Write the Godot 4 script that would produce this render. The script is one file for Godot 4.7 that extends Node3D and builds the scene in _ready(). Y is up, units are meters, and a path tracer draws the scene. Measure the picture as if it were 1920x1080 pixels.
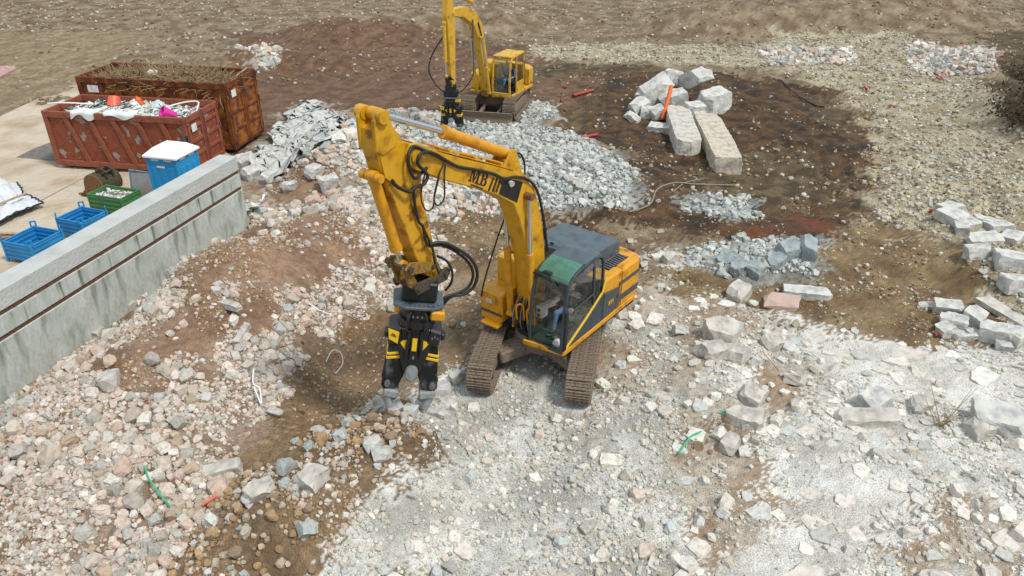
extends Node3D
# A demolition yard seen from above: a yellow excavator with a pulveriser among heaps of broken concrete.

# ---------------------------------------------------------------- mesh builder
class MB:
	var v := PackedVector3Array()
	var n := PackedVector3Array()
	var c := PackedColorArray()
	var col := Color(1, 1, 1)
	func tri(a: Vector3, b: Vector3, d: Vector3) -> void:          # counter-clockwise seen from outside; stored clockwise
		var k := (b - a).cross(d - a)
		if k.length_squared() < 1e-14: return
		k = k.normalized()
		v.append(a); v.append(d); v.append(b)
		n.append(k); n.append(k); n.append(k)
		c.append(col); c.append(col); c.append(col)
	func trin(a: Vector3, b: Vector3, d: Vector3, na: Vector3, nb: Vector3, nd: Vector3) -> void:
		v.append(a); v.append(d); v.append(b)
		n.append(na); n.append(nd); n.append(nb)
		c.append(col); c.append(col); c.append(col)
	func quad(a: Vector3, b: Vector3, d: Vector3, e: Vector3) -> void:
		tri(a, b, d); tri(a, d, e)
	func quadn(a: Vector3, b: Vector3, d: Vector3, e: Vector3, na: Vector3, nb: Vector3, nd: Vector3, ne: Vector3) -> void:
		trin(a, b, d, na, nb, nd); trin(a, d, e, na, nd, ne)
	func box(p: Vector3, s: Vector3, bev := 0.0, basis := Basis()) -> MB:   # centre, size
		var h := s * 0.5
		var b: float = min(bev, min(h.x, min(h.y, h.z)) * 0.9)
		if b <= 0.0:
			for ax in 3:
				for sg in [-1.0, 1.0]:
					var u := (ax + 1) % 3; var w := (ax + 2) % 3
					var q: Array[Vector3] = []
					for k in [[-1, -1], [1, -1], [1, 1], [-1, 1]]:
						var t := Vector3()
						t[ax] = h[ax] * sg; t[u] = h[u] * k[0]; t[w] = h[w] * k[1]
						q.append(p + basis * t)
					if sg > 0: quad(q[0], q[1], q[2], q[3])
					else: quad(q[3], q[2], q[1], q[0])
			return self
		for ax in 3:
			var u := (ax + 1) % 3; var w := (ax + 2) % 3
			for sg in [-1.0, 1.0]:
				var q: Array[Vector3] = []
				for k in [[-1, -1], [1, -1], [1, 1], [-1, 1]]:
					var t := Vector3()
					t[ax] = h[ax] * sg; t[u] = (h[u] - b) * k[0]; t[w] = (h[w] - b) * k[1]
					q.append(p + basis * t)
				if sg > 0: quad(q[0], q[1], q[2], q[3])
				else: quad(q[3], q[2], q[1], q[0])
			# edges parallel to ax
			for k in [[-1, -1], [1, -1], [1, 1], [-1, 1]]:
				var e: Array[Vector3] = []
				for sg in [-1.0, 1.0]:
					var t1 := Vector3(); var t2 := Vector3()
					t1[ax] = (h[ax] - b) * sg; t2[ax] = t1[ax]
					t1[u] = h[u] * k[0]; t1[w] = (h[w] - b) * k[1]
					t2[u] = (h[u] - b) * k[0]; t2[w] = h[w] * k[1]
					e.append(p + basis * t1); e.append(p + basis * t2)
				if k[0] * k[1] > 0: quad(e[0], e[1], e[3], e[2])
				else: quad(e[2], e[3], e[1], e[0])
		for sx in [-1, 1]:
			for sy in [-1, 1]:
				for sz in [-1, 1]:
					var a := p + basis * Vector3(h.x * sx, (h.y - b) * sy, (h.z - b) * sz)
					var d := p + basis * Vector3((h.x - b) * sx, h.y * sy, (h.z - b) * sz)
					var e := p + basis * Vector3((h.x - b) * sx, (h.y - b) * sy, h.z * sz)
					if sx * sy * sz > 0: tri(a, d, e)
					else: tri(e, d, a)
		return self
	func bar(a: Vector3, b: Vector3, w: float, h: float, bev := 0.0, up := Vector3.UP) -> MB:   # box between two points
		var z := (b - a).normalized()
		var x := up.cross(z)
		if x.length() < 1e-4: x = Vector3.RIGHT.cross(z)
		x = x.normalized()
		var y := z.cross(x)
		return box((a + b) * 0.5, Vector3(w, h, (b - a).length()), bev, Basis(x, y, z))
	func prism(poly: PackedVector2Array, x0: float, x1: float, bev := 0.0) -> MB:   # outline given as (z, y), drawn out along x
		var m := poly.size()
		var area := 0.0
		for i in m: area += poly[i].cross(poly[(i + 1) % m])
		var pl := poly.duplicate()
		if area > 0: pl.reverse()                                  # clockwise in (z,y) = counter-clockwise seen from +x
		var ins := PackedVector2Array()
		for i in m:
			var p0 := pl[(i + m - 1) % m]; var p1 := pl[i]; var p2 := pl[(i + 1) % m]
			var d0 := (p1 - p0).normalized(); var d1 := (p2 - p1).normalized()
			var n0 := Vector2(d0.y, -d0.x); var n1 := Vector2(d1.y, -d1.x)
			var k: Vector2 = (n0 + n1) / maxf(0.35, 1.0 + n0.dot(n1))
			ins.append(p1 + k * bev)
		var t := Geometry2D.triangulate_polygon(ins if bev > 0 else pl)
		var f := ins if bev > 0 else pl
		var i := 0
		while i < t.size():
			var a := f[t[i]]; var b := f[t[i + 1]]; var d := f[t[i + 2]]
			if (b - a).cross(d - a) > 0:
				var s := b; b = d; d = s
			tri(Vector3(x1, a.y, a.x), Vector3(x1, b.y, b.x), Vector3(x1, d.y, d.x))
			tri(Vector3(x0, a.y, a.x), Vector3(x0, d.y, d.x), Vector3(x0, b.y, b.x))
			i += 3
		for k in m:
			var a := pl[k]; var b := pl[(k + 1) % m]
			var xa := x0 + bev; var xb := x1 - bev
			quad(Vector3(xa, a.y, a.x), Vector3(xa, b.y, b.x), Vector3(xb, b.y, b.x), Vector3(xb, a.y, a.x))
			if bev > 0:
				var ia := ins[k]; var ib := ins[(k + 1) % m]
				quad(Vector3(xb, a.y, a.x), Vector3(xb, b.y, b.x), Vector3(x1, ib.y, ib.x), Vector3(x1, ia.y, ia.x))
				quad(Vector3(xa, b.y, b.x), Vector3(xa, a.y, a.x), Vector3(x0, ia.y, ia.x), Vector3(x0, ib.y, ib.x))
		return self
	func cyl(a: Vector3, b: Vector3, r0: float, r1 := -1.0, sides := 16, cap := true, chamfer := 0.0) -> MB:
		if r1 < 0: r1 = r0
		if chamfer > 0:
			var d := (b - a).normalized() * chamfer
			cyl(a, a + d, r0 - chamfer, r0, sides, cap)
			cyl(a + d, b - d, r0, r1, sides, false)
			return cyl(b - d, b, r1, r1 - chamfer, sides, cap)
		var z := (b - a).normalized()
		var x := (Vector3.UP if abs(z.y) < 0.9 else Vector3.RIGHT).cross(z).normalized()
		var y := z.cross(x)
		for i in sides:
			var t0 := TAU * i / sides; var t1 := TAU * (i + 1) / sides
			var d0 := x * cos(t0) + y * sin(t0); var d1 := x * cos(t1) + y * sin(t1)
			quadn(a + d0 * r0, a + d1 * r0, b + d1 * r1, b + d0 * r1, d0, d1, d1, d0)
			if cap:
				tri(a, a + d1 * r0, a + d0 * r0)
				tri(b, b + d0 * r1, b + d1 * r1)
		return self
	func tube(pts: Array, r: float, sides := 8, r_end := -1.0) -> MB:
		if r_end < 0: r_end = r
		var m := pts.size()
		var px_: Array = []; var dirs: Array = []
		var x := Vector3.ZERO
		for i in m:
			var z: Vector3 = (pts[min(i + 1, m - 1)] - pts[max(i - 1, 0)]).normalized()
			if i == 0: x = (Vector3.UP if abs(z.y) < 0.9 else Vector3.RIGHT).cross(z).normalized()
			else: x = (x - z * x.dot(z)).normalized()
			dirs.append([x, z.cross(x)])
		for i in m - 1:
			var ra: float = lerp(r, r_end, float(i) / (m - 1)); var rb: float = lerp(r, r_end, float(i + 1) / (m - 1))
			for k in sides:
				var t0 := TAU * k / sides; var t1 := TAU * (k + 1) / sides
				var a0: Vector3 = dirs[i][0] * cos(t0) + dirs[i][1] * sin(t0); var a1: Vector3 = dirs[i][0] * cos(t1) + dirs[i][1] * sin(t1)
				var b0: Vector3 = dirs[i + 1][0] * cos(t0) + dirs[i + 1][1] * sin(t0); var b1: Vector3 = dirs[i + 1][0] * cos(t1) + dirs[i + 1][1] * sin(t1)
				quadn(pts[i] + a0 * ra, pts[i] + a1 * ra, pts[i + 1] + b1 * rb, pts[i + 1] + b0 * rb, a0, a1, b1, b0)
		for k in sides:
			var t0 := TAU * k / sides; var t1 := TAU * (k + 1) / sides
			tri(pts[0], pts[0] + (dirs[0][0] * cos(t1) + dirs[0][1] * sin(t1)) * r, pts[0] + (dirs[0][0] * cos(t0) + dirs[0][1] * sin(t0)) * r)
			tri(pts[m - 1], pts[m - 1] + (dirs[m - 1][0] * cos(t0) + dirs[m - 1][1] * sin(t0)) * r_end, pts[m - 1] + (dirs[m - 1][0] * cos(t1) + dirs[m - 1][1] * sin(t1)) * r_end)
		return self
	func hose(pts: Array, r: float, sides := 8) -> MB: return tube(MB.smooth(pts, 6), r, sides)
	static func smooth(p: Array, k := 6) -> Array:
		var o: Array = []
		var m := p.size()
		for i in m - 1:
			var p0: Vector3 = p[max(i - 1, 0)]; var p1: Vector3 = p[i]; var p2: Vector3 = p[i + 1]; var p3: Vector3 = p[min(i + 2, m - 1)]
			for j in k: o.append(p1.cubic_interpolate(p2, p0, p3, float(j) / k))
		o.append(p[m - 1])
		return o
	func lathe(o: Vector3, prof: PackedVector2Array, sides := 20, ax := Vector3.UP) -> MB:   # (radius, height along the axis), bottom to top
		for i in prof.size() - 1: 
			var a := prof[i]; var b := prof[i + 1]
			var z := ax.normalized()
			var x := (Vector3.UP if abs(z.y) < 0.9 else Vector3.RIGHT).cross(z).normalized()
			var y := z.cross(x)
			var sl := Vector2(b.y - a.y, a.x - b.x).normalized()
			for k in sides:
				var t0 := TAU * k / sides; var t1 := TAU * (k + 1) / sides
				var d0 := x * cos(t0) + y * sin(t0); var d1 := x * cos(t1) + y * sin(t1)
				quadn(o + d0 * a.x + z * a.y, o + d1 * a.x + z * a.y, o + d1 * b.x + z * b.y, o + d0 * b.x + z * b.y, d0 * sl.x + z * sl.y, d1 * sl.x + z * sl.y, d1 * sl.x + z * sl.y, d0 * sl.x + z * sl.y)
		return self
	func xform(t: Transform3D) -> MB:
		for i in v.size():
			v[i] = t * v[i]; n[i] = (t.basis * n[i]).normalized()
		return self
	func plan(poly: PackedVector2Array, y0: float, y1: float, bev := 0.0) -> MB:      # outline given as (x, z), drawn up from y0 to y1
		var m := MB.new()
		m.col = col
		m.prism(poly, y0, y1, bev).xform(Transform3D(Basis(Vector3(0, 1, 0), Vector3(0, 0, 1), Vector3(1, 0, 0)), Vector3.ZERO))
		return join(m)
	func front(poly: PackedVector2Array, z0: float, z1: float, bev := 0.0) -> MB:     # outline given as (x, y), drawn out from z0 to z1
		var q := PackedVector2Array()
		for p in poly: q.append(Vector2(-p.x, p.y))
		var m := MB.new()
		m.col = col
		m.prism(q, z0, z1, bev).xform(Transform3D(Basis(Vector3(0, 0, 1), Vector3(0, 1, 0), Vector3(-1, 0, 0)), Vector3.ZERO))
		return join(m)
	func join(m: MB) -> MB:
		v.append_array(m.v); n.append_array(m.n); c.append_array(m.c)
		return self
	func mesh() -> ArrayMesh:
		var arr := []
		arr.resize(Mesh.ARRAY_MAX)
		arr[Mesh.ARRAY_VERTEX] = v; arr[Mesh.ARRAY_NORMAL] = n; arr[Mesh.ARRAY_COLOR] = c
		var m := ArrayMesh.new()
		m.add_surface_from_arrays(Mesh.PRIMITIVE_TRIANGLES, arr)
		return m

# ---------------------------------------------------------------- naming and parenting
var rng := RandomNumberGenerator.new()
var taken := {}
var M := {}

func numbered(called: String) -> String:
	var k: int = taken.get(called, -1) + 1
	taken[called] = k
	return called if k == 0 else "%s_%03d" % [called, k]
func obj(called: String, b, m: Material, parent: Node = null, xf := Transform3D()) -> MeshInstance3D:
	var o := MeshInstance3D.new()
	o.mesh = b.mesh() if b is MB else b
	o.material_override = m
	o.transform = xf
	if parent == null or parent == self:
		o.name = numbered(called); add_child(o)
	else:
		o.name = called; parent.add_child(o, true)
	return o
func tag(o: Node, label: String, category: String, group := "") -> Node:
	o.set_meta("label", label); o.set_meta("category", category)
	if group: o.set_meta("group", group)
	return o
func thing(called: String, label: String, category: String, at := Vector3.ZERO, turn := 0.0, group := "") -> Node3D:
	var o := Node3D.new()
	o.name = numbered(called); add_child(o)
	o.position = at; o.rotation.y = turn
	tag(o, label, category, group)
	return o
func structure(o: Node) -> Node: o.set_meta("kind", "structure"); return o
func stuff(o: Node, label: String, category: String) -> Node:
	tag(o, label, category); o.set_meta("kind", "stuff"); return o

# ---------------------------------------------------------------- camera geometry: a pixel gives a direction, the ground gives the distance
const CAM_H := 11.2
const PITCH := deg_to_rad(29.4)
const FPX := 1437.0
func px(x: float, y: float, h := 0.0) -> Vector3:
	var u := (x - 960.0) / FPX; var w := (y - 540.0) / FPX
	var d := Vector3(u, -w * cos(PITCH) - sin(PITCH), -(cos(PITCH) - w * sin(PITCH)))
	return Vector3(0, CAM_H, 0) + d * ((CAM_H - h) / -d.y)
func pt(x: float, y: float) -> Vector3:        # where the ray meets the ground that is built there
	var p := px(x, y)
	for i in 12:
		var h := hgt(p.x, p.z)
		p = px(x, y, lerp(p.y, h, 0.7))
	return p

# ---------------------------------------------------------------- materials
func lin(r: float, g: float, b: float) -> Color: return Color(r, g, b).linear_to_srgb()
func srgb(r: float, g: float, b: float, k := 1.0) -> Color:      # a colour read as 0..255, as a linear value
	var c := Color(r / 255.0, g / 255.0, b / 255.0).srgb_to_linear()
	return Color(c.r * k, c.g * k, c.b * k)
func noise_tex(seed_: int, freq: float, ramp: Array, oct := 5, size := 512, type := FastNoiseLite.TYPE_SIMPLEX_SMOOTH, normal := 0.0) -> NoiseTexture2D:
	var f := FastNoiseLite.new()
	f.seed = seed_; f.frequency = freq; f.noise_type = type; f.fractal_octaves = oct
	if type == FastNoiseLite.TYPE_CELLULAR:
		f.cellular_return_type = FastNoiseLite.RETURN_DISTANCE if normal > 0 else FastNoiseLite.RETURN_CELL_VALUE
		f.fractal_type = FastNoiseLite.FRACTAL_NONE if oct == 1 else FastNoiseLite.FRACTAL_FBM
	var t := NoiseTexture2D.new()
	t.width = size; t.height = size; t.seamless = true; t.noise = f
	if normal > 0: t.as_normal_map = true; t.bump_strength = normal
	elif ramp.size():
		var g := Gradient.new()
		g.offsets = PackedFloat32Array(ramp.map(func(e): return e[0]))
		g.colors = PackedColorArray(ramp.map(func(e): return e[1]))
		t.color_ramp = g
	return t
func grey(k: float) -> Color: return Color(k, k, k)
func mat(c: Color, rough := 0.7, metal := 0.0, tex: Texture2D = null, scale := 1.0, nrm: Texture2D = null, ns := 0.6) -> StandardMaterial3D:
	var m := StandardMaterial3D.new()
	m.albedo_color = c; m.roughness = rough; m.metallic = metal
	if tex or nrm:
		m.uv1_triplanar = true; m.uv1_scale = Vector3.ONE * scale
	if tex: m.albedo_texture = tex
	if nrm: m.normal_enabled = true; m.normal_texture = nrm; m.normal_scale = ns
	return m
func make_materials() -> void:
	var dirt := noise_tex(3, 0.006, [[0.0, grey(0.76)], [0.38, grey(0.92)], [0.6, grey(1.0)], [1.0, grey(0.95)]])
	var paint_wear := noise_tex(8, 0.008, [[0.0, Color(0.55, 0.46, 0.38)], [0.14, Color(0.8, 0.74, 0.67)], [0.3, Color(0.93, 0.91, 0.88)], [0.55, Color(1, 1, 1)], [0.8, Color(0.97, 0.95, 0.92)], [1.0, Color(0.88, 0.85, 0.8)]])
	var fine := noise_tex(5, 0.05, [], 4, 512, FastNoiseLite.TYPE_SIMPLEX_SMOOTH, 6.0)
	var rough := noise_tex(6, 0.02, [], 5, 512, FastNoiseLite.TYPE_SIMPLEX_SMOOTH, 7.0)
	var rust_t := noise_tex(11, 0.007, [[0.0, Color(0.3, 0.15, 0.07)], [0.3, Color(0.4, 0.21, 0.09)], [0.48, Color(0.5, 0.28, 0.1)], [0.7, Color(0.6, 0.36, 0.12)], [1.0, Color(0.66, 0.42, 0.15)]], 5)
	var red_t := noise_tex(12, 0.006, [[0.0, Color(0.6, 0.58, 0.54)], [0.26, Color(0.56, 0.5, 0.45)], [0.34, Color(0.46, 0.23, 0.15)], [0.55, Color(0.56, 0.27, 0.14)], [1.0, Color(0.42, 0.2, 0.15)]], 5)
	var mud_t := noise_tex(14, 0.02, [[0.0, grey(0.5)], [0.5, grey(0.85)], [1.0, Color(1.0, 0.97, 0.92)]], 6)
	var conc_t := noise_tex(15, 0.008, [[0.0, grey(0.74)], [0.3, grey(0.88)], [0.6, grey(0.97)], [1.0, Color(1, 0.99, 0.96)]], 4)
	M.yellow = mat(lin(0.64, 0.34, 0.011), 0.42, 0.0, paint_wear, 0.45)
	M.yellow_stick = mat(lin(0.62, 0.33, 0.013), 0.5, 0.0, noise_tex(9, 0.009, [[0.0, Color(0.5, 0.4, 0.32)], [0.3, Color(0.72, 0.62, 0.5)], [0.45, Color(0.95, 0.93, 0.9)], [1.0, Color(1, 1, 1)]], 6), 0.5)
	M.orange = mat(lin(0.67, 0.315, 0.011), 0.42, 0.0, paint_wear, 0.5)
	M.yellow2 = mat(lin(0.64, 0.38, 0.035), 0.5, 0.0, paint_wear, 0.5)
	M.yellow_old = mat(lin(0.36, 0.2, 0.035), 0.75, 0.0, mud_t, 0.9, fine)
	M.sticker = mat(lin(0.8, 0.5, 0.01), 0.4)
	M.black = mat(lin(0.012, 0.012, 0.014), 0.38, 0.0, dirt, 0.8)
	M.blackpaint = mat(lin(0.014, 0.015, 0.017), 0.42, 0.0, dirt, 0.9)
	M.rubber = mat(lin(0.014, 0.014, 0.015), 0.55)
	M.dark = mat(lin(0.03, 0.028, 0.025), 0.8, 0.0, mud_t, 1.2)
	M.slate = mat(lin(0.085, 0.115, 0.135), 0.45, 0.0, dirt, 0.6)
	M.cabgrey = mat(lin(0.04, 0.06, 0.07), 0.4, 0.0, dirt, 0.9)
	M.panelgrey = mat(lin(0.07, 0.075, 0.075), 0.5, 0.0, dirt, 0.9)
	M.greenroof = mat(lin(0.075, 0.21, 0.145), 0.35, 0.0, dirt, 0.9)
	M.chrome = mat(lin(0.62, 0.64, 0.66), 0.22, 0.9)
	M.steel = mat(lin(0.3, 0.3, 0.3), 0.5, 0.7, dirt, 1.0)
	M.trackmud = mat(lin(0.31, 0.24, 0.175), 0.9, 0.0, mud_t, 1.1, rough, 0.8)
	M.dustysteel = mat(lin(0.3, 0.32, 0.325), 0.75, 0.0, conc_t, 1.0, rough)
	M.jawdust = mat(lin(0.13, 0.15, 0.16), 0.7, 0.0, noise_tex(31, 0.008, [[0.0, grey(0.12)], [0.48, grey(0.18)], [0.66, grey(0.6)], [1.0, grey(1.0)]], 5), 0.5)
	M.cabcream = mat(lin(0.55, 0.56, 0.50), 0.5, 0.0, dirt, 1.0)
	M.seatcloth = mat(lin(0.02, 0.02, 0.024), 0.9)
	M.glass = StandardMaterial3D.new()
	M.glass.transparency = BaseMaterial3D.TRANSPARENCY_ALPHA
	M.glass.albedo_color = Color(0.1, 0.2, 0.16, 0.12); M.glass.roughness = 0.03
	M.tintglass = StandardMaterial3D.new()
	M.tintglass.transparency = BaseMaterial3D.TRANSPARENCY_ALPHA
	M.tintglass.albedo_color = Color(0.10, 0.34, 0.22, 0.45); M.tintglass.roughness = 0.05
	M.white = mat(lin(0.78, 0.78, 0.76), 0.5, 0.0, dirt, 0.9)
	M.whiteplastic = mat(lin(0.82, 0.83, 0.82), 0.45)
	M.rust = mat(Color(1, 1, 1), 0.85, 0.0, rust_t, 0.5, fine)
	M.rustframe = mat(Color(0.86, 0.8, 0.76), 0.85, 0.0, rust_t, 0.35, fine)
	M.redpaint = mat(Color(1, 1, 1), 0.7, 0.0, red_t, 0.42, fine, 0.3)
	M.redframe = mat(lin(0.27, 0.075, 0.035), 0.65, 0.0, dirt, 0.6)
	M.reddark = mat(lin(0.19, 0.055, 0.04), 0.7, 0.0, dirt, 0.6)
	M.rustline = mat(lin(0.17, 0.075, 0.045), 0.9, 0.0, mud_t, 1.0, rough)
	M.concrete = mat(lin(0.5, 0.5, 0.47), 0.9, 0.0, conc_t, 0.35, rough, 0.5)
	M.walltop = mat(lin(0.5, 0.52, 0.495), 0.9, 0.0, noise_tex(24, 0.006, [[0.0, grey(0.86)], [0.4, grey(0.95)], [1.0, grey(1.0)]], 4), 0.3, fine, 0.3)
	var streak := noise_tex(21, 0.012, [[0.0, Color(0.4, 0.42, 0.38)], [0.22, Color(0.6, 0.62, 0.57)], [0.36, Color(0.9, 0.92, 0.89)], [1.0, Color(1, 1, 1)]], 4)
	M.wall = mat(lin(0.5, 0.52, 0.495), 0.92, 0.0, streak, 0.5, rough, 0.4)
	M.wall.uv1_scale = Vector3(0.36, 0.05, 0.36)
	M.wallbase = mat(lin(0.5, 0.52, 0.495), 0.92, 0.0, noise_tex(23, 0.009, [[0.0, Color(0.6, 0.61, 0.58)], [0.2, Color(0.8, 0.82, 0.79)], [0.36, Color(0.94, 0.95, 0.93)], [1.0, grey(1.0)]], 4), 0.5, rough, 0.4)
	M.wallbase.uv1_scale = Vector3(0.3, 0.07, 0.3)
	M.beam = mat(lin(0.60, 0.53, 0.43), 0.95, 0.0, conc_t, 0.6, rough, 0.6)
	M.beamgrey = mat(lin(0.6, 0.565, 0.5), 0.95, 0.0, conc_t, 0.6, rough, 0.6)
	M.block = mat(lin(0.62, 0.615, 0.575), 0.95, 0.0, conc_t, 0.6, rough, 0.6)
	M.stone = mat(Color(1, 1, 1), 0.95, 0.0, noise_tex(25, 0.006, [[0.0, Color(0.82, 0.8, 0.76)], [0.35, Color(0.92, 0.91, 0.89)], [0.6, grey(0.98)], [1.0, grey(1.0)]], 5), 0.8, rough, 0.9)
	M.stone.vertex_color_use_as_albedo = true
	M.vc = mat(Color(1, 1, 1), 0.85); M.vc.vertex_color_use_as_albedo = true
	M.blue = mat(lin(0.016, 0.25, 0.56), 0.5, 0.0, dirt, 0.2)
	M.toiletblue = mat(lin(0.014, 0.26, 0.55), 0.45)
	M.green = mat(lin(0.06, 0.2, 0.06), 0.6, 0.0, dirt, 0.2)
	M.bluegrey = mat(lin(0.16, 0.24, 0.31), 0.6, 0.0, dirt, 0.9)
	M.tarp = mat(lin(0.6, 0.63, 0.66), 0.55)
	M.tarpback = mat(lin(0.012, 0.016, 0.03), 0.6)
	M.wood = mat(lin(0.45, 0.33, 0.2), 0.85, 0.0, dirt, 1.5)
	M.oldsteel = mat(lin(0.11, 0.085, 0.055), 0.8, 0.2, mud_t, 1.0, rough)
	M.ruststeel = mat(lin(0.28, 0.14, 0.05), 0.85, 0.0, mud_t, 1.0, rough)
	M.twig = mat(lin(0.32, 0.23, 0.13), 0.95)
	M.twig.vertex_color_use_as_albedo = true
	M.red = mat(lin(0.42, 0.06, 0.045), 0.6, 0.0, dirt, 0.8)
	M.pink = mat(lin(0.7, 0.02, 0.3), 0.45)
	M.coral = mat(lin(0.75, 0.12, 0.06), 0.45)
	M.orangeplastic = mat(lin(0.75, 0.14, 0.02), 0.5)
	M.greenhose = mat(lin(0.03, 0.45, 0.2), 0.5)
	M.pvc = mat(lin(0.6, 0.58, 0.55), 0.6)
	M.fabric = mat(lin(0.58, 0.59, 0.56), 0.9, 0.0, conc_t, 0.6)
	M.boulder = mat(lin(0.36, 0.41, 0.41), 0.95, 0.0, conc_t, 0.6, rough, 0.6)
	M.twigpale = mat(lin(0.4, 0.36, 0.3), 0.95, 0.0, mud_t, 2.0)
	M.tintmat = mat(lin(0.03, 0.10, 0.07), 0.8, 0.0, mud_t, 1.5)
	M.film = mat(lin(0.66, 0.69, 0.68), 0.5)

# ---------------------------------------------------------------- the lie of the land
var nz := FastNoiseLite.new()
var nz2 := FastNoiseLite.new()
var bumps: Array = []              # [from, to, radius, height]: a ridge between two points
const EXC := Vector3(0.75, 0, -16.3)
const TRACK_YAW := deg_to_rad(-11.0)
const HOUSE_YAW := deg_to_rad(-38.0)
const WALL_A := Vector3(-9.07, 0, -24.09)
const WALL_D := Vector3(-0.27798, 0, 0.96058)      # runs along the wall towards the camera
const WALL_N := Vector3(0.96058, 0, 0.27798)       # faces the rubble

func ridge(a: Vector3, b: Vector3, r: float, h: float) -> void: bumps.append([Vector2(a.x, a.z), Vector2(b.x, b.z), r, h])
func smooth01(t: float) -> float:
	t = clampf(t, 0.0, 1.0)
	return t * t * (3.0 - 2.0 * t)
func setup_land() -> void:
	nz.seed = 4; nz.frequency = 0.35; nz.fractal_octaves = 4
	nz2.seed = 9; nz2.frequency = 2.4; nz2.fractal_octaves = 3
	ridge(px(600, 425, 1.1), px(420, 530, 1.2), 3.6, 1.35)
	ridge(px(420, 530, 1.2), px(200, 690, 1.1), 3.5, 0.75)
	ridge(px(230, 720, 1.0), px(60, 900, 0.6), 3.6, 0.75)
	ridge(px(460, 700, 0.7), px(350, 950, 0.6), 3.2, 0.55)
	ridge(Vector3(-2.3, 0, -12.3), Vector3(-3.3, 0, -10.4), 2.6, 1.0)
	ridge(px(690, 660, 0.0), px(640, 720, 0.0), 1.8, -0.55)
	ridge(px(900, 290, 0.5), px(1090, 335, 0.5), 4.2, 0.85)
	ridge(px(570, 240, 0.9), px(640, 280, 0.9), 3.2, 1.25)
	ridge(px(650, 330, 0.5), px(780, 380, 0.4), 3.4, 0.55)
	ridge(px(1000, 205, 0.4), px(1015, 215, 0.4), 1.7, 0.75)
	ridge(px(1430, 490, 0.2), px(1510, 485, 0.2), 1.6, 0.35)
	ridge(px(1350, 640, 0.2), px(1330, 760, 0.2), 1.5, 0.3)
	ridge(px(1600, 780, 0.2), px(1850, 850, 0.2), 3.5, 0.3)
	ridge(px(1850, 480, 0.2), px(1960, 560, 0.2), 2.2, 0.45)
	ridge(px(1330, 260, 0.0), px(1480, 330, 0.0), 6.0, -0.25)
	ridge(px(1900, 180, 0.6), px(1990, 230, 0.6), 4.0, 1.3)
	ridge(px(1880, 110, 0.6), px(2000, 120, 0.6), 5.0, 0.9)
	ridge(Vector3(14, 0, -60), Vector3(34, 0, -64), 6.0, 1.6)
	ridge(Vector3(-12, 0, -57), Vector3(-2, 0, -62), 6.0, 1.2)
	ridge(Vector3(-18, 0, -49), Vector3(-11, 0, -48), 3.0, 0.7)
func wall_side(x: float, z: float) -> float: return (x - WALL_A.x) * WALL_N.x + (z - WALL_A.z) * WALL_N.z
func yard_mask(x: float, z: float) -> float:        # 1 on the paved yard behind the wall and round the skips
	var s := wall_side(x, z)
	var along := (x - WALL_A.x) * WALL_D.x + (z - WALL_A.z) * WALL_D.z
	var m := smooth01((-s + 0.1) / 0.6) if along > -0.6 else smooth01((-s - 0.9) / 1.2)
	return m * smooth01((z + 47.0 + x * 0.25) / 3.0)
func hgt(x: float, z: float) -> float:
	var p := Vector2(x, z)
	var h := 0.0
	for b in bumps:
		var q := Geometry2D.get_closest_point_to_segment(p, b[0], b[1])
		var d: float = p.distance_to(q) / b[2]
		if d < 1.0: h += b[3] * (1.0 - d * d) * (1.0 - d * d)
	var k := nz.get_noise_2d(x, z)
	h += k * 0.16 + nz2.get_noise_2d(x, z) * 0.05
	if z < -20.0:                                      # wheel ruts dragged round in arcs
		var rd := Vector2(x - 8.5, (z + 33.0) * 0.8)
		var rl := rd.length()
		if rl < 13.0: h += nz.get_noise_2d(rl * 4.5, rd.angle() * 2.0) * 0.14
	# the tracks have pressed their own level ground
	var l := Transform3D(Basis(Vector3.UP, TRACK_YAW), EXC).affine_inverse() * Vector3(x, 0, z)
	var f := smooth01((max(abs(l.x) - 1.5, abs(l.z) - 2.15)) / 0.9)
	h = h * f
	if absf(absf(l.x) - 1.16) < 0.32 and absf(l.z) > 2.0 and absf(l.z) < 6.0:      # prints of the track shoes
		h += (-0.035 + 0.022 * sin(l.z * TAU / 0.2022)) * (1.0 - smooth01((absf(l.z) - 3.0) / 3.0))
	var l2 := Vector2(x + 0.9, z + 38.0)
	h *= smooth01((max(abs(l2.x) - 1.6, abs(l2.y) - 1.9)) / 1.5) * 0.97 + 0.03
	# the wall and the paved yard stand on level ground; the heap slopes down to the wall's foot
	var s := wall_side(x, z)
	var along := (x - WALL_A.x) * WALL_D.x + (z - WALL_A.z) * WALL_D.z
	if along > -1.0 and s < 2.0:
		h = lerp(0.06 + k * 0.1, h, smooth01(s / 2.0) * 1.0 if along > 0 else lerpf(smooth01(s / 2.0), 1.0, smooth01(-along)))
	return lerp(h, -0.05, yard_mask(x, z))
func hnormal(x: float, z: float) -> Vector3:
	var e := 0.15
	return Vector3(hgt(x - e, z) - hgt(x + e, z), 2 * e, hgt(x, z - e) - hgt(x, z + e)).normalized()

# ---------------------------------------------------------------- what the ground is made of, patch by patch
const GX0 := -60.0
const GZ0 := -95.0
const GC := 0.2
const GW := 600
const GH := 480
var zone := PackedByteArray()
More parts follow.
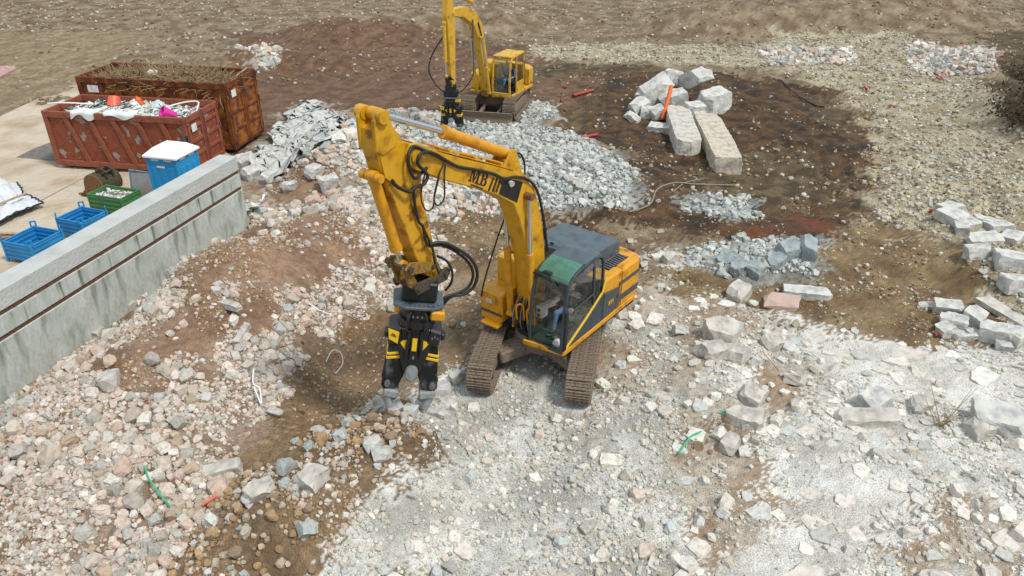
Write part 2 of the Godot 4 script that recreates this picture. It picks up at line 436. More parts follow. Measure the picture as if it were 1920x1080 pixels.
# colour a, colour b
var ztab := {
	0: [[158, 141, 115], [122, 103, 79]],       # stony dirt
	1: [[132, 102, 79], [102, 77, 56]],         # brown dirt
	2: [[58, 45, 32], [105, 79, 51]],           # dark wet soil
	3: [[196, 186, 158], [164, 150, 122]],      # pale gravel
	4: [[149, 126, 92], [115, 93, 64]],         # olive dirt
	5: [[236, 235, 228], [198, 195, 186]],      # white dust and plates
	6: [[224, 223, 215], [176, 174, 165]],      # grey dust
	7: [[162, 141, 120], [137, 115, 94]],      # heap, stony
	8: [[160, 130, 105], [133, 105, 83]],       # heap, bare
	9: [[126, 101, 72], [147, 122, 92]],        # hollow
	10: [[142, 118, 90], [116, 95, 71]],        # orange gravel
	11: [[170, 172, 166], [128, 128, 122]],     # crushed concrete
	12: [[165, 147, 115], [137, 120, 92]],      # dirt road
	13: [[118, 68, 43], [92, 64, 42]],         # red soil
	14: [[200, 182, 150], [186, 168, 136]],     # under the yard
	15: [[168, 148, 124], [184, 176, 162]],     # mixed rubble
	16: [[170, 148, 124], [196, 185, 168]],     # trampled dust
	18: [[241, 239, 231], [216, 211, 200]],     # smooth white dust
	17: [[115, 98, 68], [75, 61, 42]],         # olive dark soil
}
func paint(id: int, poly: Array) -> void:
	var w := PackedVector2Array()
	var r := Rect2()
	for i in poly.size():
		var p: Vector3 = pt(poly[i][0], poly[i][1])
		w.append(Vector2(p.x, p.z))
		r = Rect2(w[0], Vector2.ZERO) if i == 0 else r.expand(w[i])
	for j in range(max(0, int((r.position.y - GZ0) / GC)), min(GH, int((r.end.y - GZ0) / GC) + 1)):
		for i in range(max(0, int((r.position.x - GX0) / GC)), min(GW, int((r.end.x - GX0) / GC) + 1)):
			if Geometry2D.is_point_in_polygon(Vector2(GX0 + (i + 0.5) * GC, GZ0 + (j + 0.5) * GC), w): zone[j * GW + i] = id
func zone_at(x: float, z: float) -> int:
	var i := int((x - GX0) / GC); var j := int((z - GZ0) / GC)
	if i < 0 or j < 0 or i >= GW or j >= GH: return 0
	return zone[j * GW + i]
func paint_zones() -> void:
	zone.resize(GW * GH); zone.fill(0)
	paint(12, [[-400, 60], [300, 60], [210, 112], [140, 150], [0, 215], [-300, 300]])
	paint(1, [[440, 60], [840, 60], [1010, 90], [1060, 180], [1000, 225], [850, 212], [700, 215], [560, 195], [500, 230], [450, 310], [430, 300]])
	paint(17, [[1000, 118], [1240, 125], [1420, 160], [1340, 200], [1140, 230], [1060, 250], [1000, 190]])
	paint(2, [[1130, 140], [1290, 132], [1480, 150], [1560, 175], [1620, 230], [1640, 300], [1610, 380], [1580, 445], [1500, 458], [1300, 440], [1180, 432], [1050, 424], [1030, 400], [1150, 385], [1200, 330], [1170, 290], [1130, 265], [1080, 235], [1110, 190]])
	paint(17, [[1330, 300], [1460, 265], [1560, 300], [1580, 360], [1500, 400], [1300, 390], [1230, 350]])
	paint(13, [[1380, 420], [1460, 412], [1530, 395], [1575, 410], [1560, 446], [1460, 450], [1390, 440]])
	paint(17, [[1520, 160], [1610, 210], [1600, 250], [1520, 215]])
	paint(3, [[1440, 60], [1700, 60], [1840, 112], [1870, 180], [1920, 250], [2100, 300], [2100, 560], [1900, 520], [1850, 500], [1770, 440], [1690, 470], [1640, 440], [1650, 300], [1630, 215], [1560, 165], [1480, 140]])
	paint(17, [[1850, 60], [2200, 60], [2200, 280], [1930, 240], [1880, 190]])
	paint(15, [[1690, 90], [1850, 90], [1860, 138], [1780, 145], [1715, 138]])
	paint(3, [[1000, 80], [1460, 85], [1480, 128], [1300, 122], [1150, 118], [1000, 112]])
	paint(15, [[1420, 92], [1600, 92], [1600, 122], [1450, 124]])
	paint(15, [[430, 96], [530, 96], [520, 132], [490, 140], [490, 120]])
	paint(1, [[1000, 150], [1120, 140], [1080, 200], [1030, 215]])
	paint(4, [[1210, 470], [1560, 460], [1640, 420], [1740, 440], [1830, 500], [1890, 600], [1860, 650], [1750, 650], [1650, 622], [1500, 605], [1440, 590], [1400, 545], [1230, 550]])
	paint(16, [[1110, 560], [1230, 540], [1420, 560], [1440, 640], [1330, 800], [1350, 1100], [1250, 1000], [1180, 760], [1120, 700]])
	paint(5, [[1350, 640], [1440, 610], [1600, 622], [1750, 650], [1920, 660], [2200, 680], [2200, 1150], [1330, 1150], [1370, 900], [1400, 790], [1330, 720]])
	paint(18, [[1470, 640], [1560, 622], [1640, 628], [1750, 662], [1800, 700], [1740, 740], [1600, 720], [1500, 690]])
	paint(18, [[1420, 700], [1520, 690], [1500, 760], [1430, 770]])
	paint(18, [[1400, 930], [1560, 870], [1700, 880], [1640, 960], [1560, 1000], [1500, 1100], [1400, 1100]])
	paint(18, [[1780, 700], [1920, 690], [2000, 760], [1850, 770]])
	paint(16, [[1250, 860], [1400, 830], [1480, 900], [1400, 1000], [1300, 1100], [1240, 1000]])
	paint(16, [[1440, 640], [1530, 650], [1560, 760], [1480, 790], [1400, 720]])
	paint(16, [[1640, 1000], [1800, 930], [1930, 960], [1930, 1100], [1640, 1100]])
	paint(6, [[830, 700], [940, 640], [1060, 640], [1120, 760], [1230, 600], [1270, 640], [1230, 720], [1290, 820], [1250, 900], [1300, 1150], [560, 1150], [660, 960], [740, 860], [800, 770]])
	paint(16, [[1050, 770], [1110, 780], [1120, 850], [1080, 860]])
	paint(16, [[1120, 620], [1180, 620], [1200, 720], [1150, 760], [1120, 720]])
	paint(7, [[-300, 800], [0, 745], [240, 590], [420, 450], [470, 410], [560, 395], [790, 400], [840, 470], [830, 540], [740, 575], [640, 605], [570, 640], [560, 730], [480, 800], [420, 900], [300, 1150], [-400, 1150]])
	paint(8, [[470, 425], [560, 400], [650, 405], [700, 470], [640, 520], [590, 545], [480, 545], [430, 520], [400, 590], [330, 600], [370, 520]])
	paint(8, [[300, 620], [420, 560], [520, 560], [560, 600], [480, 610], [400, 650], [330, 680]])
	paint(8, [[170, 690], [260, 620], [370, 590], [400, 620], [330, 680], [270, 760], [190, 740]])
	paint(9, [[550, 680], [600, 640], [680, 590], [760, 570], [760, 640], [710, 700], [720, 760], [640, 800], [560, 790]])
	paint(9, [[440, 830], [520, 780], [600, 790], [600, 850], [500, 880], [440, 880]])
	paint(10, [[470, 880], [600, 810], [720, 740], [790, 775], [810, 810], [740, 870], [680, 970], [560, 1150], [300, 1150], [400, 930]])
	paint(9, [[840, 560], [905, 580], [880, 680], [830, 690], [830, 610]])
	paint(15, [[440, 300], [500, 250], [560, 195], [700, 205], [850, 215], [900, 300], [930, 400], [890, 440], [800, 420], [640, 400], [480, 410], [440, 400]])
	paint(8, [[470, 350], [540, 320], [640, 330], [680, 350], [600, 370], [500, 380]])
	paint(4, [[850, 395], [930, 400], [940, 500], [860, 540], [850, 470]])
	paint(11, [[760, 235], [880, 225], [1000, 235], [1090, 255], [1150, 290], [1200, 335], [1160, 385], [1040, 392], [940, 385], [880, 330], [800, 290]])
	paint(11, [[970, 195], [1030, 190], [1040, 230], [980, 235]])
	paint(11, [[1270, 385], [1330, 372], [1410, 368], [1420, 400], [1330, 406]])
	paint(11, [[1260, 480], [1380, 445], [1530, 460], [1530, 510], [1380, 525], [1290, 505]])
	paint(6, [[1190, 480], [1280, 470], [1300, 500], [1210, 510]])
	paint(3, [[1830, 470], [1960, 440], [2000, 640], [1890, 610]])

func build_ground() -> void:
	var xs := PackedFloat32Array()
	var cols := 640
	var rows: Array[float] = []
	var z := 30.0
	while z > -5.0: rows.append(z); z -= 5.0
	z = -5.0
	while z > -80.0:
		rows.append(z); z -= max(0.05, 0.0044 * -z)
	while z > -900.0:
		rows.append(z); z -= -z * 0.12
	var w := cols + 1
	var count := rows.size() * w
	var vs := PackedVector3Array(); vs.resize(count)
	var cs := PackedColorArray(); cs.resize(count)
	var tone := FastNoiseLite.new(); tone.seed = 31; tone.frequency = 0.55; tone.fractal_octaves = 5
	var grain := FastNoiseLite.new(); grain.seed = 37; grain.frequency = 5.0; grain.fractal_octaves = 3
	var warp := FastNoiseLite.new(); warp.seed = 41; warp.frequency = 0.4; warp.fractal_octaves = 3; warp.fractal_gain = 0.4
	var za := {}; var zb := {}
	for k in ztab:
		za[k] = srgb(ztab[k][0][0], ztab[k][0][1], ztab[k][0][2]); zb[k] = srgb(ztab[k][1][0], ztab[k][1][1], ztab[k][1][2])
	rng.seed = 77
	for j in rows.size():
		var zz := rows[j]
		var half: float = 9.0 + 0.85 * absf(zz)
		for i in w:
			var x := (2.0 * i / cols - 1.0) * half
			var at := j * w + i
			vs[at] = Vector3(x, hgt(x, zz) if zz > -85.0 and zz < -4.0 else 0.0, zz)
			var a := warp.get_noise_2d(x, zz); var b := warp.get_noise_2d(x + 91.0, zz - 47.0)
			var jx := rng.randfn() * 0.22; var jz := rng.randfn() * 0.22
			var id := zone_at(x + a * 1.2 + jx, zz + b * 1.2 + jz)
			var t := clampf(0.5 + tone.get_noise_2d(x, zz) * 1.7, 0.0, 1.0)
			if id == 2 or id == 17 or id == 1 or id == 12:            # wheels have dragged the soil round in arcs
				var rd := Vector2(x - 8.5, (zz + 33.0) * 0.8)
				t = clampf(0.5 + tone.get_noise_2d(rd.length() * 2.2, rd.angle() * 5.0 + 50.0) * 0.9 + tone.get_noise_2d(x * 1.3, zz * 2.2) * 1.3, 0.0, 1.0)
			var c: Color = za[id].lerp(zb[id], t)
			var g := 1.0 + grain.get_noise_2d(x, zz) * (0.2 if id == 5 or id == 6 or id == 18 else 0.5)
			cs[at] = Color(c.r * g, c.g * g, c.b * g)
	var ns := PackedVector3Array(); ns.resize(count)
	for j in rows.size():
		for i in w:
			var a := vs[j * w + min(i + 1, cols)] - vs[j * w + max(i - 1, 0)]
			var b := vs[min(j + 1, rows.size() - 1) * w + i] - vs[max(j - 1, 0) * w + i]
			ns[j * w + i] = a.cross(b).normalized() * (1.0 if a.cross(b).y > 0 else -1.0)
	var ix := PackedInt32Array(); ix.resize((rows.size() - 1) * cols * 6)
	var q := 0
	for j in rows.size() - 1:
		for i in cols:
			var a := j * w + i
			ix[q] = a; ix[q + 1] = a + w + 1; ix[q + 2] = a + 1
			ix[q + 3] = a; ix[q + 4] = a + w; ix[q + 5] = a + w + 1
			q += 6
	var arr := []
	arr.resize(Mesh.ARRAY_MAX)
	arr[Mesh.ARRAY_VERTEX] = vs; arr[Mesh.ARRAY_NORMAL] = ns; arr[Mesh.ARRAY_COLOR] = cs; arr[Mesh.ARRAY_INDEX] = ix
	var m := ArrayMesh.new()
	m.add_surface_from_arrays(Mesh.PRIMITIVE_TRIANGLES, arr)
	var soil := StandardMaterial3D.new()
	soil.vertex_color_use_as_albedo = true
	soil.roughness = 0.97
	soil.uv1_triplanar = true; soil.uv1_world_triplanar = true; soil.uv1_scale = Vector3.ONE * 0.37
	soil.albedo_texture = noise_tex(51, 0.055, [[0.0, grey(0.55)], [0.3, grey(0.8)], [0.55, grey(0.94)], [0.8, grey(1.0)], [1.0, grey(1.0)]], 4, 1024)
	soil.normal_enabled = true; soil.normal_scale = 0.7
	soil.normal_texture = noise_tex(52, 0.05, [], 5, 1024, FastNoiseLite.TYPE_SIMPLEX_SMOOTH, 16.0)
	structure(obj("ground", m, soil)).set_meta("label", "uneven site ground of dirt, dust and gravel")

# ---------------------------------------------------------------- the excavator
var HOUSE := Transform3D(Basis(Vector3.UP, HOUSE_YAW), EXC)
func hp(x: float, y: float, l := 0.0) -> Vector3:          # a pixel, met with the upright plane that lies l metres left of the machine's middle
	var inv := HOUSE.affine_inverse()
	var o := inv * Vector3(0, CAM_H, 0)
	var d := inv * px(x, y, 0.0) - o
	return o + d * ((l - o.x) / d.x)
func hp2(x: float, y: float, l := 0.0) -> Vector3: return hp(x, y, l - 0.08) + Vector3(0.08, 0, 0)
func poly2(a: Array) -> PackedVector2Array:
	var o := PackedVector2Array()
	for e in a: o.append(Vector2(e[0], e[1]))
	return o
func shoe_mesh(width: float, pitch: float) -> ArrayMesh:
	var b := MB.new()
	b.box(Vector3(0, 0.015, 0), Vector3(width, 0.03, pitch * 0.93), 0.008)
	for k in [-0.36, 0.0, 0.36]: b.box(Vector3(0, 0.042, k * pitch), Vector3(width * 0.985, 0.03, 0.02), 0.007)
	return b.mesh()
func make_track(parent: Node, xf: Transform3D, width: float, half: float, r: float, shoe: ArrayMesh, pitch_n: int, m1: Material, m2: Material) -> void:
	var t := Node3D.new()
	t.name = "track"; parent.add_child(t, true); t.transform = xf
	var per := 4.0 * half + TAU * r
	for i in pitch_n:
		var s := per * i / pitch_n
		var p: Vector2; var nrm: Vector2           # (z, y)
		if s < 2 * half: p = Vector2(-half + s, 0.07); nrm = Vector2(0, -1)
		elif s < 2 * half + PI * r:
			var a := (s - 2 * half) / r
			nrm = Vector2(sin(a), -cos(a)); p = Vector2(half, 0.07 + r) + nrm * r
		elif s < 4 * half + PI * r:
			var d := (s - 2 * half - PI * r)
			p = Vector2(half - d, 0.07 + 2 * r - 0.03 * sin(PI * d / (2 * half))); nrm = Vector2(0, 1)
		else:
			var a := (s - 4 * half - PI * r) / r
			nrm = Vector2(-sin(a), cos(a)); p = Vector2(-half, 0.07 + r) + nrm * r
		var y := Vector3(0, nrm.y, nrm.x)
		var o := MeshInstance3D.new()
		o.mesh = shoe; o.material_override = m1; o.name = "track_shoe"
		o.transform = Transform3D(Basis(Vector3.RIGHT, y, Vector3.RIGHT.cross(y)), Vector3(0, p.y, p.x))
		t.add_child(o, true)
	var f := MB.new()
	var w := width * 0.36
	f.prism(poly2([[-half + 0.15, 0.3], [half - 0.1, 0.3], [half - 0.1, 0.55], [half - 0.4, 0.66], [-half + 0.5, 0.66], [-half + 0.15, 0.58]]), -w, w, 0.02)
	obj("track_frame", f, m2, t)
	obj("sprocket", MB.new().cyl(Vector3(-w * 0.8, r + 0.07, -half), Vector3(w * 0.8, r + 0.07, -half), r - 0.06, r - 0.06, 20, true, 0.02), m2, t)
	obj("idler_wheel", MB.new().cyl(Vector3(-w * 0.8, r + 0.07, half), Vector3(w * 0.8, r + 0.07, half), r - 0.05, r - 0.05, 20, true, 0.02), m2, t)
	for k in 7:
		var z := lerpf(-half + 0.4, half - 0.4, k / 6.0)
		obj("roller", MB.new().cyl(Vector3(-w * 0.9, 0.21, z), Vector3(w * 0.9, 0.21, z), 0.11, 0.11, 14, true, 0.01), m2, t)

func ram(parent: Node, called: String, a: Vector3, mid: Vector3, b: Vector3, r: float, rr: float, m: Material, xf: Transform3D) -> MeshInstance3D:
	var d := (b - a).normalized()
	var t := MB.new()
	t.cyl(a, mid, r, r, 22, true, 0.012)
	t.cyl(mid - d * 0.09, mid + d * 0.02, r * 1.18, r * 1.18, 22, true, 0.012)
	t.cyl(a - Vector3(r * 1.1, 0, 0), a + Vector3(r * 1.1, 0, 0), r, r, 18, true, 0.012)
	var o := obj(called, t, m, parent, xf)
	var e := MB.new()
	e.cyl(mid, b - d * rr, rr, rr, 18)
	obj("rod", e, M.chrome, o)
	obj("rod_eye", MB.new().cyl(b - Vector3(r, 0, 0), b + Vector3(r, 0, 0), r * 0.95, r * 0.95, 18, true, 0.012), m, o)
	return o

func text_mesh(s: String, size: float, depth := 0.01, bold := true) -> TextMesh:
	var f := SystemFont.new()
	f.font_names = PackedStringArray(["Droid Serif"])
	if bold: f.font_weight = 800
	var t := TextMesh.new()
	t.text = s; t.font = f; t.font_size = 64; t.pixel_size = size / 46.0; t.depth = depth
	return t

func build_excavator() -> void:
	var e := thing("excavator", "large yellow crawler excavator with a dark hood, standing on grey rubble", "excavator", EXC)
	var H := Transform3D(Basis(Vector3.UP, HOUSE_YAW), Vector3.ZERO)
	var U := Transform3D(Basis(Vector3.UP, TRACK_YAW), Vector3.ZERO)
	# tracks and undercarriage
	var shoe := shoe_mesh(0.6, 0.2022)
	for s in [-1.0, 1.0]: make_track(e, U * Transform3D(Basis(), Vector3(1.16 * s, 0, 0)), 0.6, 1.65, 0.39, shoe, 46, M.trackmud, M.trackmud)
	var u := MB.new()
	u.cyl(Vector3(0, 0.55, 0), Vector3(0, 0.92, 0), 0.72, 0.66, 28)
	for s in [-1.0, 1.0]:
		u.bar(Vector3(0, 0.62, 0.1), Vector3(0.98 * s, 0.5, 0.85), 0.5, 0.32, 0.04)
		u.bar(Vector3(0, 0.62, -0.1), Vector3(0.98 * s, 0.5, -0.85), 0.5, 0.32, 0.04)
	obj("undercarriage", u, M.trackmud, e, U)
	obj("slew_ring", MB.new().cyl(Vector3(0, 0.9, 0), Vector3(0, 1.04, 0), 0.62, 0.62, 32), M.dark, e, H)
	# revolving deck
	var d := MB.new()
	d.plan(poly2([[-1.28, -2.3], [-0.9, -2.6], [0.9, -2.6], [1.28, -2.3], [1.28, 0.85], [0.2, 0.95], [0.1, 0.5], [-0.6, 0.5], [-0.64, 0.76], [-1.28, 0.76]]), 1.02, 1.13, 0.015)
	obj("deck", d, M.dark, e, H)
	var sk := MB.new()
	sk.bar(Vector3(1.29, 1.12, 0.93), Vector3(1.29, 1.2, -2.3), 0.06, 0.13, 0.015)
	sk.bar(Vector3(1.3, 1.12, 0.93), Vector3(0.22, 1.1, 1.05), 0.06, 0.13, 0.015)
	obj("sill", sk, M.orange, e, H)
	# counterweight and left flank
	var cw := MB.new()
	cw.plan(poly2([[-1.3, -1.6], [1.3, -1.6], [1.3, -2.4], [1.18, -2.58], [0.7, -2.7], [-0.7, -2.7], [-1.18, -2.58], [-1.3, -2.4]]), 1.13, 2.3, 0.07)
	var cwo := obj("counterweight", cw, M.orange, e, H)
	for h in [[1.93, 0.1], [1.5, 0.17]]:
		var st := MB.new()
		st.bar(Vector3(1.302, h[0], -1.45), Vector3(1.302, h[0], -2.4), 0.012, h[1])
		st.bar(Vector3(1.302, h[0], -2.4), Vector3(1.182, h[0], -2.582), 0.012, h[1])
		st.bar(Vector3(1.182, h[0], -2.582), Vector3(0.7, h[0], -2.702), 0.012, h[1])
		obj("stripe", st, M.panelgrey, cwo)
	var fl := MB.new()
	fl.box(Vector3(1.0, 1.75, -1.16), Vector3(0.58, 1.12, 0.88), 0.05)
	var flo := obj("side_panel", fl, M.orange, e, H)
	var dp := MB.new()
	dp.prism(poly2([[-0.72, 1.24], [-1.5, 1.28], [-1.5, 1.86], [-0.76, 1.98]]), 1.291, 1.306, 0.004)
	var dpo := obj("service_door", dp, M.panelgrey, flo)
	obj("latch", MB.new().box(Vector3(1.311, 1.62, -1.38), Vector3(0.012, 0.06, 0.05), 0.004), M.black, dpo)
	obj("emblem", MB.new().box(Vector3(1.311, 1.6, -1.08), Vector3(0.008, 0.12, 0.03)).box(Vector3(1.311, 1.6, -0.99), Vector3(0.008, 0.12, 0.035)).box(Vector3(1.311, 1.6, -1.17), Vector3(0.008, 0.09, 0.03)), M.sticker, dpo)
	# hood with its louvres
	var hd := MB.new()
	hd.prism(poly2([[-0.78, 2.2], [-0.78, 2.7], [-0.9, 2.76], [-2.2, 2.72], [-2.36, 2.6], [-2.42, 2.2]]), -1.0, 0.74, 0.06)
	var hdo := obj("engine_hood", hd, M.slate, e, H)
	obj("exhaust_pipe", MB.new().cyl(Vector3(-0.72, 2.75, -1.0), Vector3(-0.72, 2.98, -1.0), 0.06, 0.06, 14).cyl(Vector3(-0.72, 2.98, -1.0), Vector3(-0.68, 3.06, -1.05), 0.06, 0.055, 14), M.black, hdo)
	obj("hood_latch", MB.new().box(Vector3(-0.35, 2.8, -0.85), Vector3(0.1, 0.05, 0.06), 0.015), M.black, hdo)
	var gr := MB.new().box(Vector3(0.92, 2.302, -1.75), Vector3(0.3, 0.03, 0.95))
	var gro := obj("louvre", gr, M.black, e, H)
	for k in 9: obj("slat", MB.new().bar(Vector3(0.79, 2.35, -1.36 - k * 0.1), Vector3(1.06, 2.32, -1.36 - k * 0.1), 0.035, 0.016, 0.004), M.steel, gro)
	# right flank: tank and tool box
	var tk := MB.new()
	tk.box(Vector3(-0.97, 1.87, -0.3), Vector3(0.66, 1.5, 1.0), 0.05)
	var tko := obj("fuel_tank", tk, M.yellow, e, H)
	obj("filler_cap", MB.new().cyl(Vector3(-1.05, 2.61, -0.1), Vector3(-1.05, 2.67, -0.1), 0.07, 0.06, 14), M.black, tko)
	obj("engine_panel", MB.new().box(Vector3(-1.16, 1.8, -1.2), Vector3(0.28, 1.3, 0.78), 0.04), M.orange, e, H)
	var tb := MB.new()
	tb.prism(poly2([[0.21, 1.14], [0.21, 1.95], [0.62, 1.95], [0.8, 1.86], [0.82, 1.14]]), -1.3, -0.63, 0.03)
	var tbo := obj("tool_box", tb, M.orange, e, H)
	obj("stripe", MB.new().box(Vector3(-0.96, 1.36, 0.822), Vector3(0.66, 0.07, 0.012)), M.panelgrey, tbo)
	obj("lamp", MB.new().box(Vector3(-1.03, 1.66, 0.818), Vector3(0.2, 0.12, 0.03), 0.01), M.cabcream, tbo)
	obj("step", MB.new().box(Vector3(-0.9, 1.1, 0.9), Vector3(0.55, 0.08, 0.22), 0.02), M.orange, tbo)
	# middle: boom foot, swing motor, pipes
	var mid := MB.new()
	mid.box(Vector3(-0.2, 1.4, -0.35), Vector3(0.8, 0.6, 0.8), 0.04).cyl(Vector3(-0.2, 1.6, -0.3), Vector3(-0.2, 1.95, -0.3), 0.2, 0.18, 16)
	obj("swing_motor", mid, M.dark, e, H)
	for s in [-1.0, 1.0]:
		var bk := MB.new()
		bk.prism(poly2([[-0.15, 1.13], [0.75, 1.13], [0.62, 1.7], [0.45, 1.95], [0.15, 1.95]]), 0.27 * s - 0.03 - 0.08, 0.27 * s + 0.03 - 0.08, 0.01)
		obj("boom_bracket", bk, M.yellow, e, H)
	for k in 7:
		var x := -0.42 + k * 0.11
		obj("hydraulic_hose", MB.new().hose([Vector3(x, 1.08, 0.55), Vector3(x + 0.03, 1.25, 0.78), Vector3(x * 0.9, 1.6, 0.78 + 0.04 * sin(k * 2.0)), Vector3(x * 0.8, 1.95, 0.62), Vector3(x * 0.6, 2.3, 0.5)], 0.02), M.steel if k % 2 else M.rubber, e, H)
	for s in [-0.12, 0.2]:
		obj("guard_hoop", MB.new().hose([Vector3(s, 1.5, 0.86), Vector3(s, 1.85, 0.9), Vector3(s + 0.1, 1.95, 0.86), Vector3(s + 0.16, 1.85, 0.82), Vector3(s + 0.16, 1.5, 0.8)], 0.025), M.orange, e, H)
	build_cab(e, H)
	var H2 := H * Transform3D(Basis(), Vector3(-0.08, 0, 0))
	# boom
	var bm := MB.new()
	bm.prism(poly2([[4.02, 6.76], [3.65, 6.56], [3.08, 6.27], [2.07, 5.82], [1.32, 5.47], [0.93, 5.18], [0.67, 4.9], [0.48, 4.51], [0.29, 3.88], [0.2, 3.3], [0.12, 2.6], [0.1, 1.9], [0.2, 1.62], [0.45, 1.6], [0.6, 1.85], [0.66, 2.4], [0.74, 2.99], [0.9, 3.6], [1.16, 4.33], [1.36, 4.72], [1.81, 5.04], [2.3, 5.33], [3.03, 5.7], [3.6, 5.98], [3.85, 6.14], [3.9, 6.3], [3.96, 6.55]]), -0.24, 0.24, 0.02)
	var bo := obj("boom", bm, M.yellow, e, H2)
	for s in [-1.0, 1.0]:                                              # fork cheeks that carry the stick pin
		var ck := MB.new()
		ck.prism(poly2([[3.5, 5.96], [3.95, 6.2], [4.2, 6.34], [4.36, 6.5], [4.4, 6.68], [4.3, 6.84], [4.12, 6.82], [3.55, 6.5]]), 0.215 * s - 0.03, 0.215 * s + 0.03, 0.012)
		obj("fork_cheek", ck, M.yellow, bo)
		obj("boss", MB.new().cyl(Vector3(0.235 * s, 6.6, 4.17), Vector3(0.29 * s, 6.6, 4.17), 0.15, 0.14, 22), M.yellow, bo)
		obj("boss", MB.new().cyl(Vector3(0.235 * s, 4.8, 0.95), Vector3(0.44 * s, 4.8, 0.95), 0.085, 0.085, 18), M.ruststeel, bo)
	obj("top_plate", MB.new().bar(Vector3(0, 6.545, 3.6), Vector3(0, 5.83, 2.05), 0.5, 0.02).bar(Vector3(0, 5.83, 2.05), Vector3(0, 5.5, 1.36), 0.5, 0.02), M.yellow, bo)
	for k in 4:
		var x := -0.16 + k * 0.1
		obj("pipe", MB.new().hose([Vector3(x, 6.62, 3.62), Vector3(x, 6.36, 3.1), Vector3(x, 5.92, 2.1), Vector3(x, 5.58, 1.38), Vector3(x, 5.3, 1.0), Vector3(x, 4.95, 0.6), Vector3(x, 4.5, 0.42), Vector3(x, 3.6, 0.16), Vector3(x, 2.6, 0.04)], 0.02, 6), M.orange, bo)
	for z in [[3.2, 6.37], [2.5, 6.05], [1.7, 5.7]]:
		obj("pipe_clamp", MB.new().box(Vector3(-0.01, z[1], z[0]), Vector3(0.44, 0.09, 0.06), 0.01), M.yellow, bo)
	# print on the boom
	var q0 := hp2(882, 338, 0.24); var q1 := hp2(921, 352, 0.24)
	var right := (q1 - q0).normalized(); right.x = 0; right = right.normalized()
	var up := Vector3.RIGHT.cross(right)
	var f := Basis(right, up, Vector3.RIGHT)
	var mid_t := hp2(897.5, 333, 0.24)
	obj("lettering", text_mesh("MB", 0.27), M.blackpaint, bo, Transform3D(f, Vector3(0.243, mid_t.y, mid_t.z)))
	var ul := hp2(894, 350, 0.24)
	obj("lettering_underline", MB.new().box(Vector3(0.243, ul.y, ul.z), Vector3(0.42, 0.025, 0.01), 0.0, f), M.blackpaint, bo)
	for k in 4:
		var a := hp2(925 + k * 7.2, 334 - k * 0.4, 0.24); var b := hp2(916 + k * 7.2, 358 + k * 1.2, 0.24)
		if k == 3: b = hp2(939, 345, 0.24)
		obj("print_bar", MB.new().bar(Vector3(0.2435, a.y, a.z), Vector3(0.2435, b.y, b.z), 0.008, 0.055, 0.0, Vector3.RIGHT.cross(b - a)), M.blackpaint, bo)
	var pan := PackedVector2Array()
	for c in [[943, 333], [980, 341], [969, 380], [935, 364]]:
		var p := hp2(c[0], c[1], 0.24); pan.append(Vector2(p.z, p.y))
	obj("dark_panel", MB.new().prism(pan, 0.24, 0.247), M.blackpaint, bo)
	var wl := hp2(957, 342, 0.27)
	obj("work_lamp", MB.new().cyl(Vector3(0.25, wl.y, wl.z), Vector3(0.34, wl.y - 0.02, wl.z + 0.02), 0.05, 0.065, 14), M.cabcream, bo)
	# boom rams
	for s in [-1.0, 1.0]: ram(e, "boom_cylinder", Vector3(0.33 * s, 1.5, 0.74), Vector3(0.33 * s, 3.35, 0.87), Vector3(0.33 * s, 4.8, 0.95), 0.085, 0.045, M.orange, H2)
	# arm ram on top of the boom
	ram(e, "arm_cylinder", Vector3(0, 5.78, 1.3), Vector3(0, 6.74, 3.2), Vector3(0, 7.47, 4.82), 0.115, 0.06, M.orange, H2)
	for s in [-1.0, 1.0]: obj("cylinder_bracket", MB.new().prism(poly2([[0.95, 5.2], [1.65, 5.62], [1.4, 5.9], [1.22, 5.9]]), 0.17 * s - 0.02, 0.17 * s + 0.02, 0.008), M.yellow, e, H2)
	# stick
	var sp := MB.new()
	sp.prism(poly2([[4.9, 7.3], [5.03, 7.25], [5.05, 6.93], [4.9, 6.39], [4.75, 5.96], [4.53, 5.37], [4.3, 4.65], [4.16, 4.3], [4.0, 4.08], [3.74, 3.92], [3.58, 4.02], [3.70, 4.29], [3.94, 5.44], [4.02, 6.0], [3.98, 6.3], [4.0, 6.62], [4.2, 6.82], [4.42, 6.92], [4.52, 7.1], [4.78, 7.34]]), -0.18, 0.18, 0.018)
	var so := obj("stick", sp, M.yellow_stick, e, H2)
	for s in [-1.0, 1.0]:
		obj("stick_ear", MB.new().prism(poly2([[4.6, 7.16], [4.78, 7.5], [4.88, 7.58], [5.0, 7.56], [5.06, 7.42], [5.06, 6.9], [4.9, 6.8], [4.6, 6.9]]), 0.19 * s - 0.04, 0.19 * s + 0.04, 0.012), M.yellow, so)
		obj("boss", MB.new().cyl(Vector3(0.13 * s, 7.47, 4.9), Vector3(0.31 * s, 7.47, 4.9), 0.13, 0.13, 20, true, 0.015), M.yellow, so)
		obj("boss", MB.new().cyl(Vector3(0.13 * s, 6.42, 5.03), Vector3(0.25 * s, 6.42, 5.03), 0.085, 0.085, 18, true, 0.012), M.orange, so)
		obj("side_plate", MB.new().prism(poly2([[4.42, 6.88], [4.98, 7.2], [4.99, 6.9], [4.9, 6.4], [4.6, 6.1], [4.42, 6.2], [4.38, 6.5]]), 0.19 * s - 0.014, 0.19 * s + 0.014, 0.006), M.yellow, so)
	ram(e, "bucket_cylinder", Vector3(0, 6.42, 5.0), Vector3(0, 4.86, 4.6), Vector3(0, 4.5, 4.51), 0.105, 0.05, M.orange, H2)
